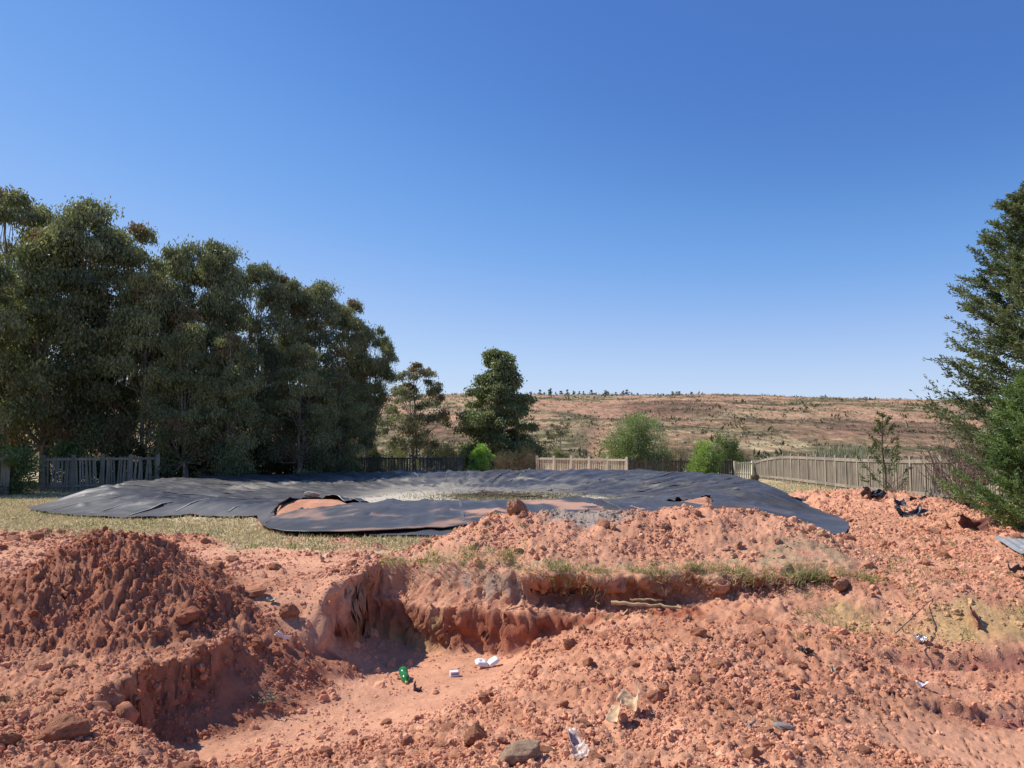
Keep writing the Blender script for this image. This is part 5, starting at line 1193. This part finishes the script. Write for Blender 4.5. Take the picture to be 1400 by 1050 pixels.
stick('root', [(1020, 1010, 5.6), (1024, 992, 5.7), (1033, 985, 5.75)], .018, .008, mat_simple('grey_root', (.24, .18, .14), .9, .4, 10), 'gnarled grey root stub on the lower right slope', 'root')
stick('branch', [(700, 677, 30.5), (716, 679, 30.2), (735, 678, 30.5), (742, 673, 31.5)], .03, .012, M_BARKD, 'curved dark branch lying in the pond bottom', 'branch')
rg = np.random.RandomState(88); b_ = MB()
for i in range(60):
    x = rg.uniform(.1, 4.6); y = float(np.interp(x, YX1, YY1)) - rg.uniform(.10, .22) + float((fbm(np.array([x * 1.7]), np.array([3.0]), 11, 2)[0] - .5) * .3); z = 1.0 + rg.uniform(-.10, .0); L_ = rg.uniform(.1, .38)
    p0 = np.array((x, y, z)); p1 = p0 + np.array((rg.normal() * .05, rg.uniform(-.05, .03), -L_ * .5)); p2 = p1 + np.array((rg.normal() * .07, rg.uniform(-.04, .05), -L_ * .5)); b_.add(*tube([p0, (p0 + p1) / 2 + rg.normal(size=3) * .01, p1, p2], [.005, .004, .003, .0015], 5))
tag(obj('hanging_roots', b_.mesh('hanging_roots'), M_TW), 'fine roots hanging from the broken turf edge over the cut bank', 'roots', kind='stuff')
# plastic tongue in the slot under the edge
V = np.array([W(691, 834, 9.6), W(716, 815, 9.75), W(720, 827, 9.62), (W(716, 815, 9.95))]); V = np.vstack([V, V[:3] + np.array((0, .01, -.012))]); me = mesh_from('liner_flap', V - V[0], [(0, 2, 1, 1), (1, 2, 3, 3), (4, 5, 6, 6), (0, 4, 6, 2), (0, 1, 5, 4)], None, False); me.validate(); me.materials.append(M_BLK)
o = obj('liner_flap', me, mat_simple('grey_plastic', (.22, .2, .2), .45, .2), None, tuple(V[0])); tag(o, 'pointed grey plastic tongue sticking out under the broken edge', 'plastic scrap')
# twig heap on the mud of the pond floor
rng = np.random.RandomState(71); b_ = MB()
for i in range(140):
    a0 = rng.normal(size=3) * np.array((.9, .4, .02)); a0[2] = abs(a0[2]) + .22 * math.exp(-(a0[0] / .7) ** 2) * rng.uniform(0, 1); e = a0 + rng.normal(size=3) * np.array((.5, .4, .12)); e[2] = max(.0, e[2]); b_.add(*tube([a0, (a0 + e) / 2 + rng.normal(size=3) * .04, e], [.012, .009, .004], 5))
o = obj('brush_heap', b_.mesh('brush_heap'), M_TW, None, (PX(672, 32), 32, .37)); tag(o, 'low heap of dry twigs on the muddy pond bottom', 'brush heap', kind='stuff')
P_ = rng.normal(size=(5000, 2)) * np.array((2.0, 1.3)) + np.array((PX(690, 31), 31.3)); zz = np.full(5000, .38)
b_ = MB(); b_.add(*leaves(rng, np.stack([P_[:, 0], P_[:, 1], zz], -1), .10, .012, 0, (.12, .13, .045), (.34, .28, .15), rng.uniform(0, 1, 5000), axis=np.broadcast_to(np.array((0, 0, .7)), (5000, 3)), spread=.8))
tag(obj('pond_weeds', b_.mesh('pond_weeds'), M_GRASS), 'thin weeds growing on the mud in the pond bottom', 'weeds', kind='stuff')
# grey root clump
rng = np.random.RandomState(72); b_ = MB()
for i in range(70):
    a0 = rng.normal(size=3) * np.array((.13, .07, .0)); a0[2] = rng.uniform(0, .06); e = a0 + rng.normal(size=3) * np.array((.07, .05, .03)); b_.add(*tube([a0, (a0 + e) / 2 + rng.normal(size=3) * .012, e], [.006, .005, .002], 5))
x, y, _ = W(360, 968, 7.7); o = obj('root_clump', b_.mesh('root_clump'), mat_simple('grey_roots', (.24, .20, .14), .9, .4, 10), None, (x, y, gz(x, y) + .01)); tag(o, 'grey-green clump of dry roots on the pit floor, lower left', 'root clump')
# timber pile beyond the left fence
b_r = empty('timber_pile', (PX(515, 62), 62, .0)); tag(b_r, 'dark pile of old timber behind the low dark fence', 'timber pile'); rr = random.Random(4)
for i in range(16):
    b_ = MB(); L_ = rr.uniform(1.4, 3.0); b_.box(0, 0, 0, L_, .22, .10); o = obj('plank', b_.mesh('plank'), M_CD, b_r, (rr.uniform(-.9, .9), rr.uniform(-.5, .5), .3 + i * .085)); o.rotation_euler = (rr.uniform(-.15, .15), rr.uniform(-.18, .18), rr.uniform(-.5, .5))
b_ = MB(); b_.box(0, 0, 0, 2.4, 1.8, .9, None, .8); o = obj('stack_core', b_.mesh('stack_core'), M_CD, b_r, (0, .2, .45))
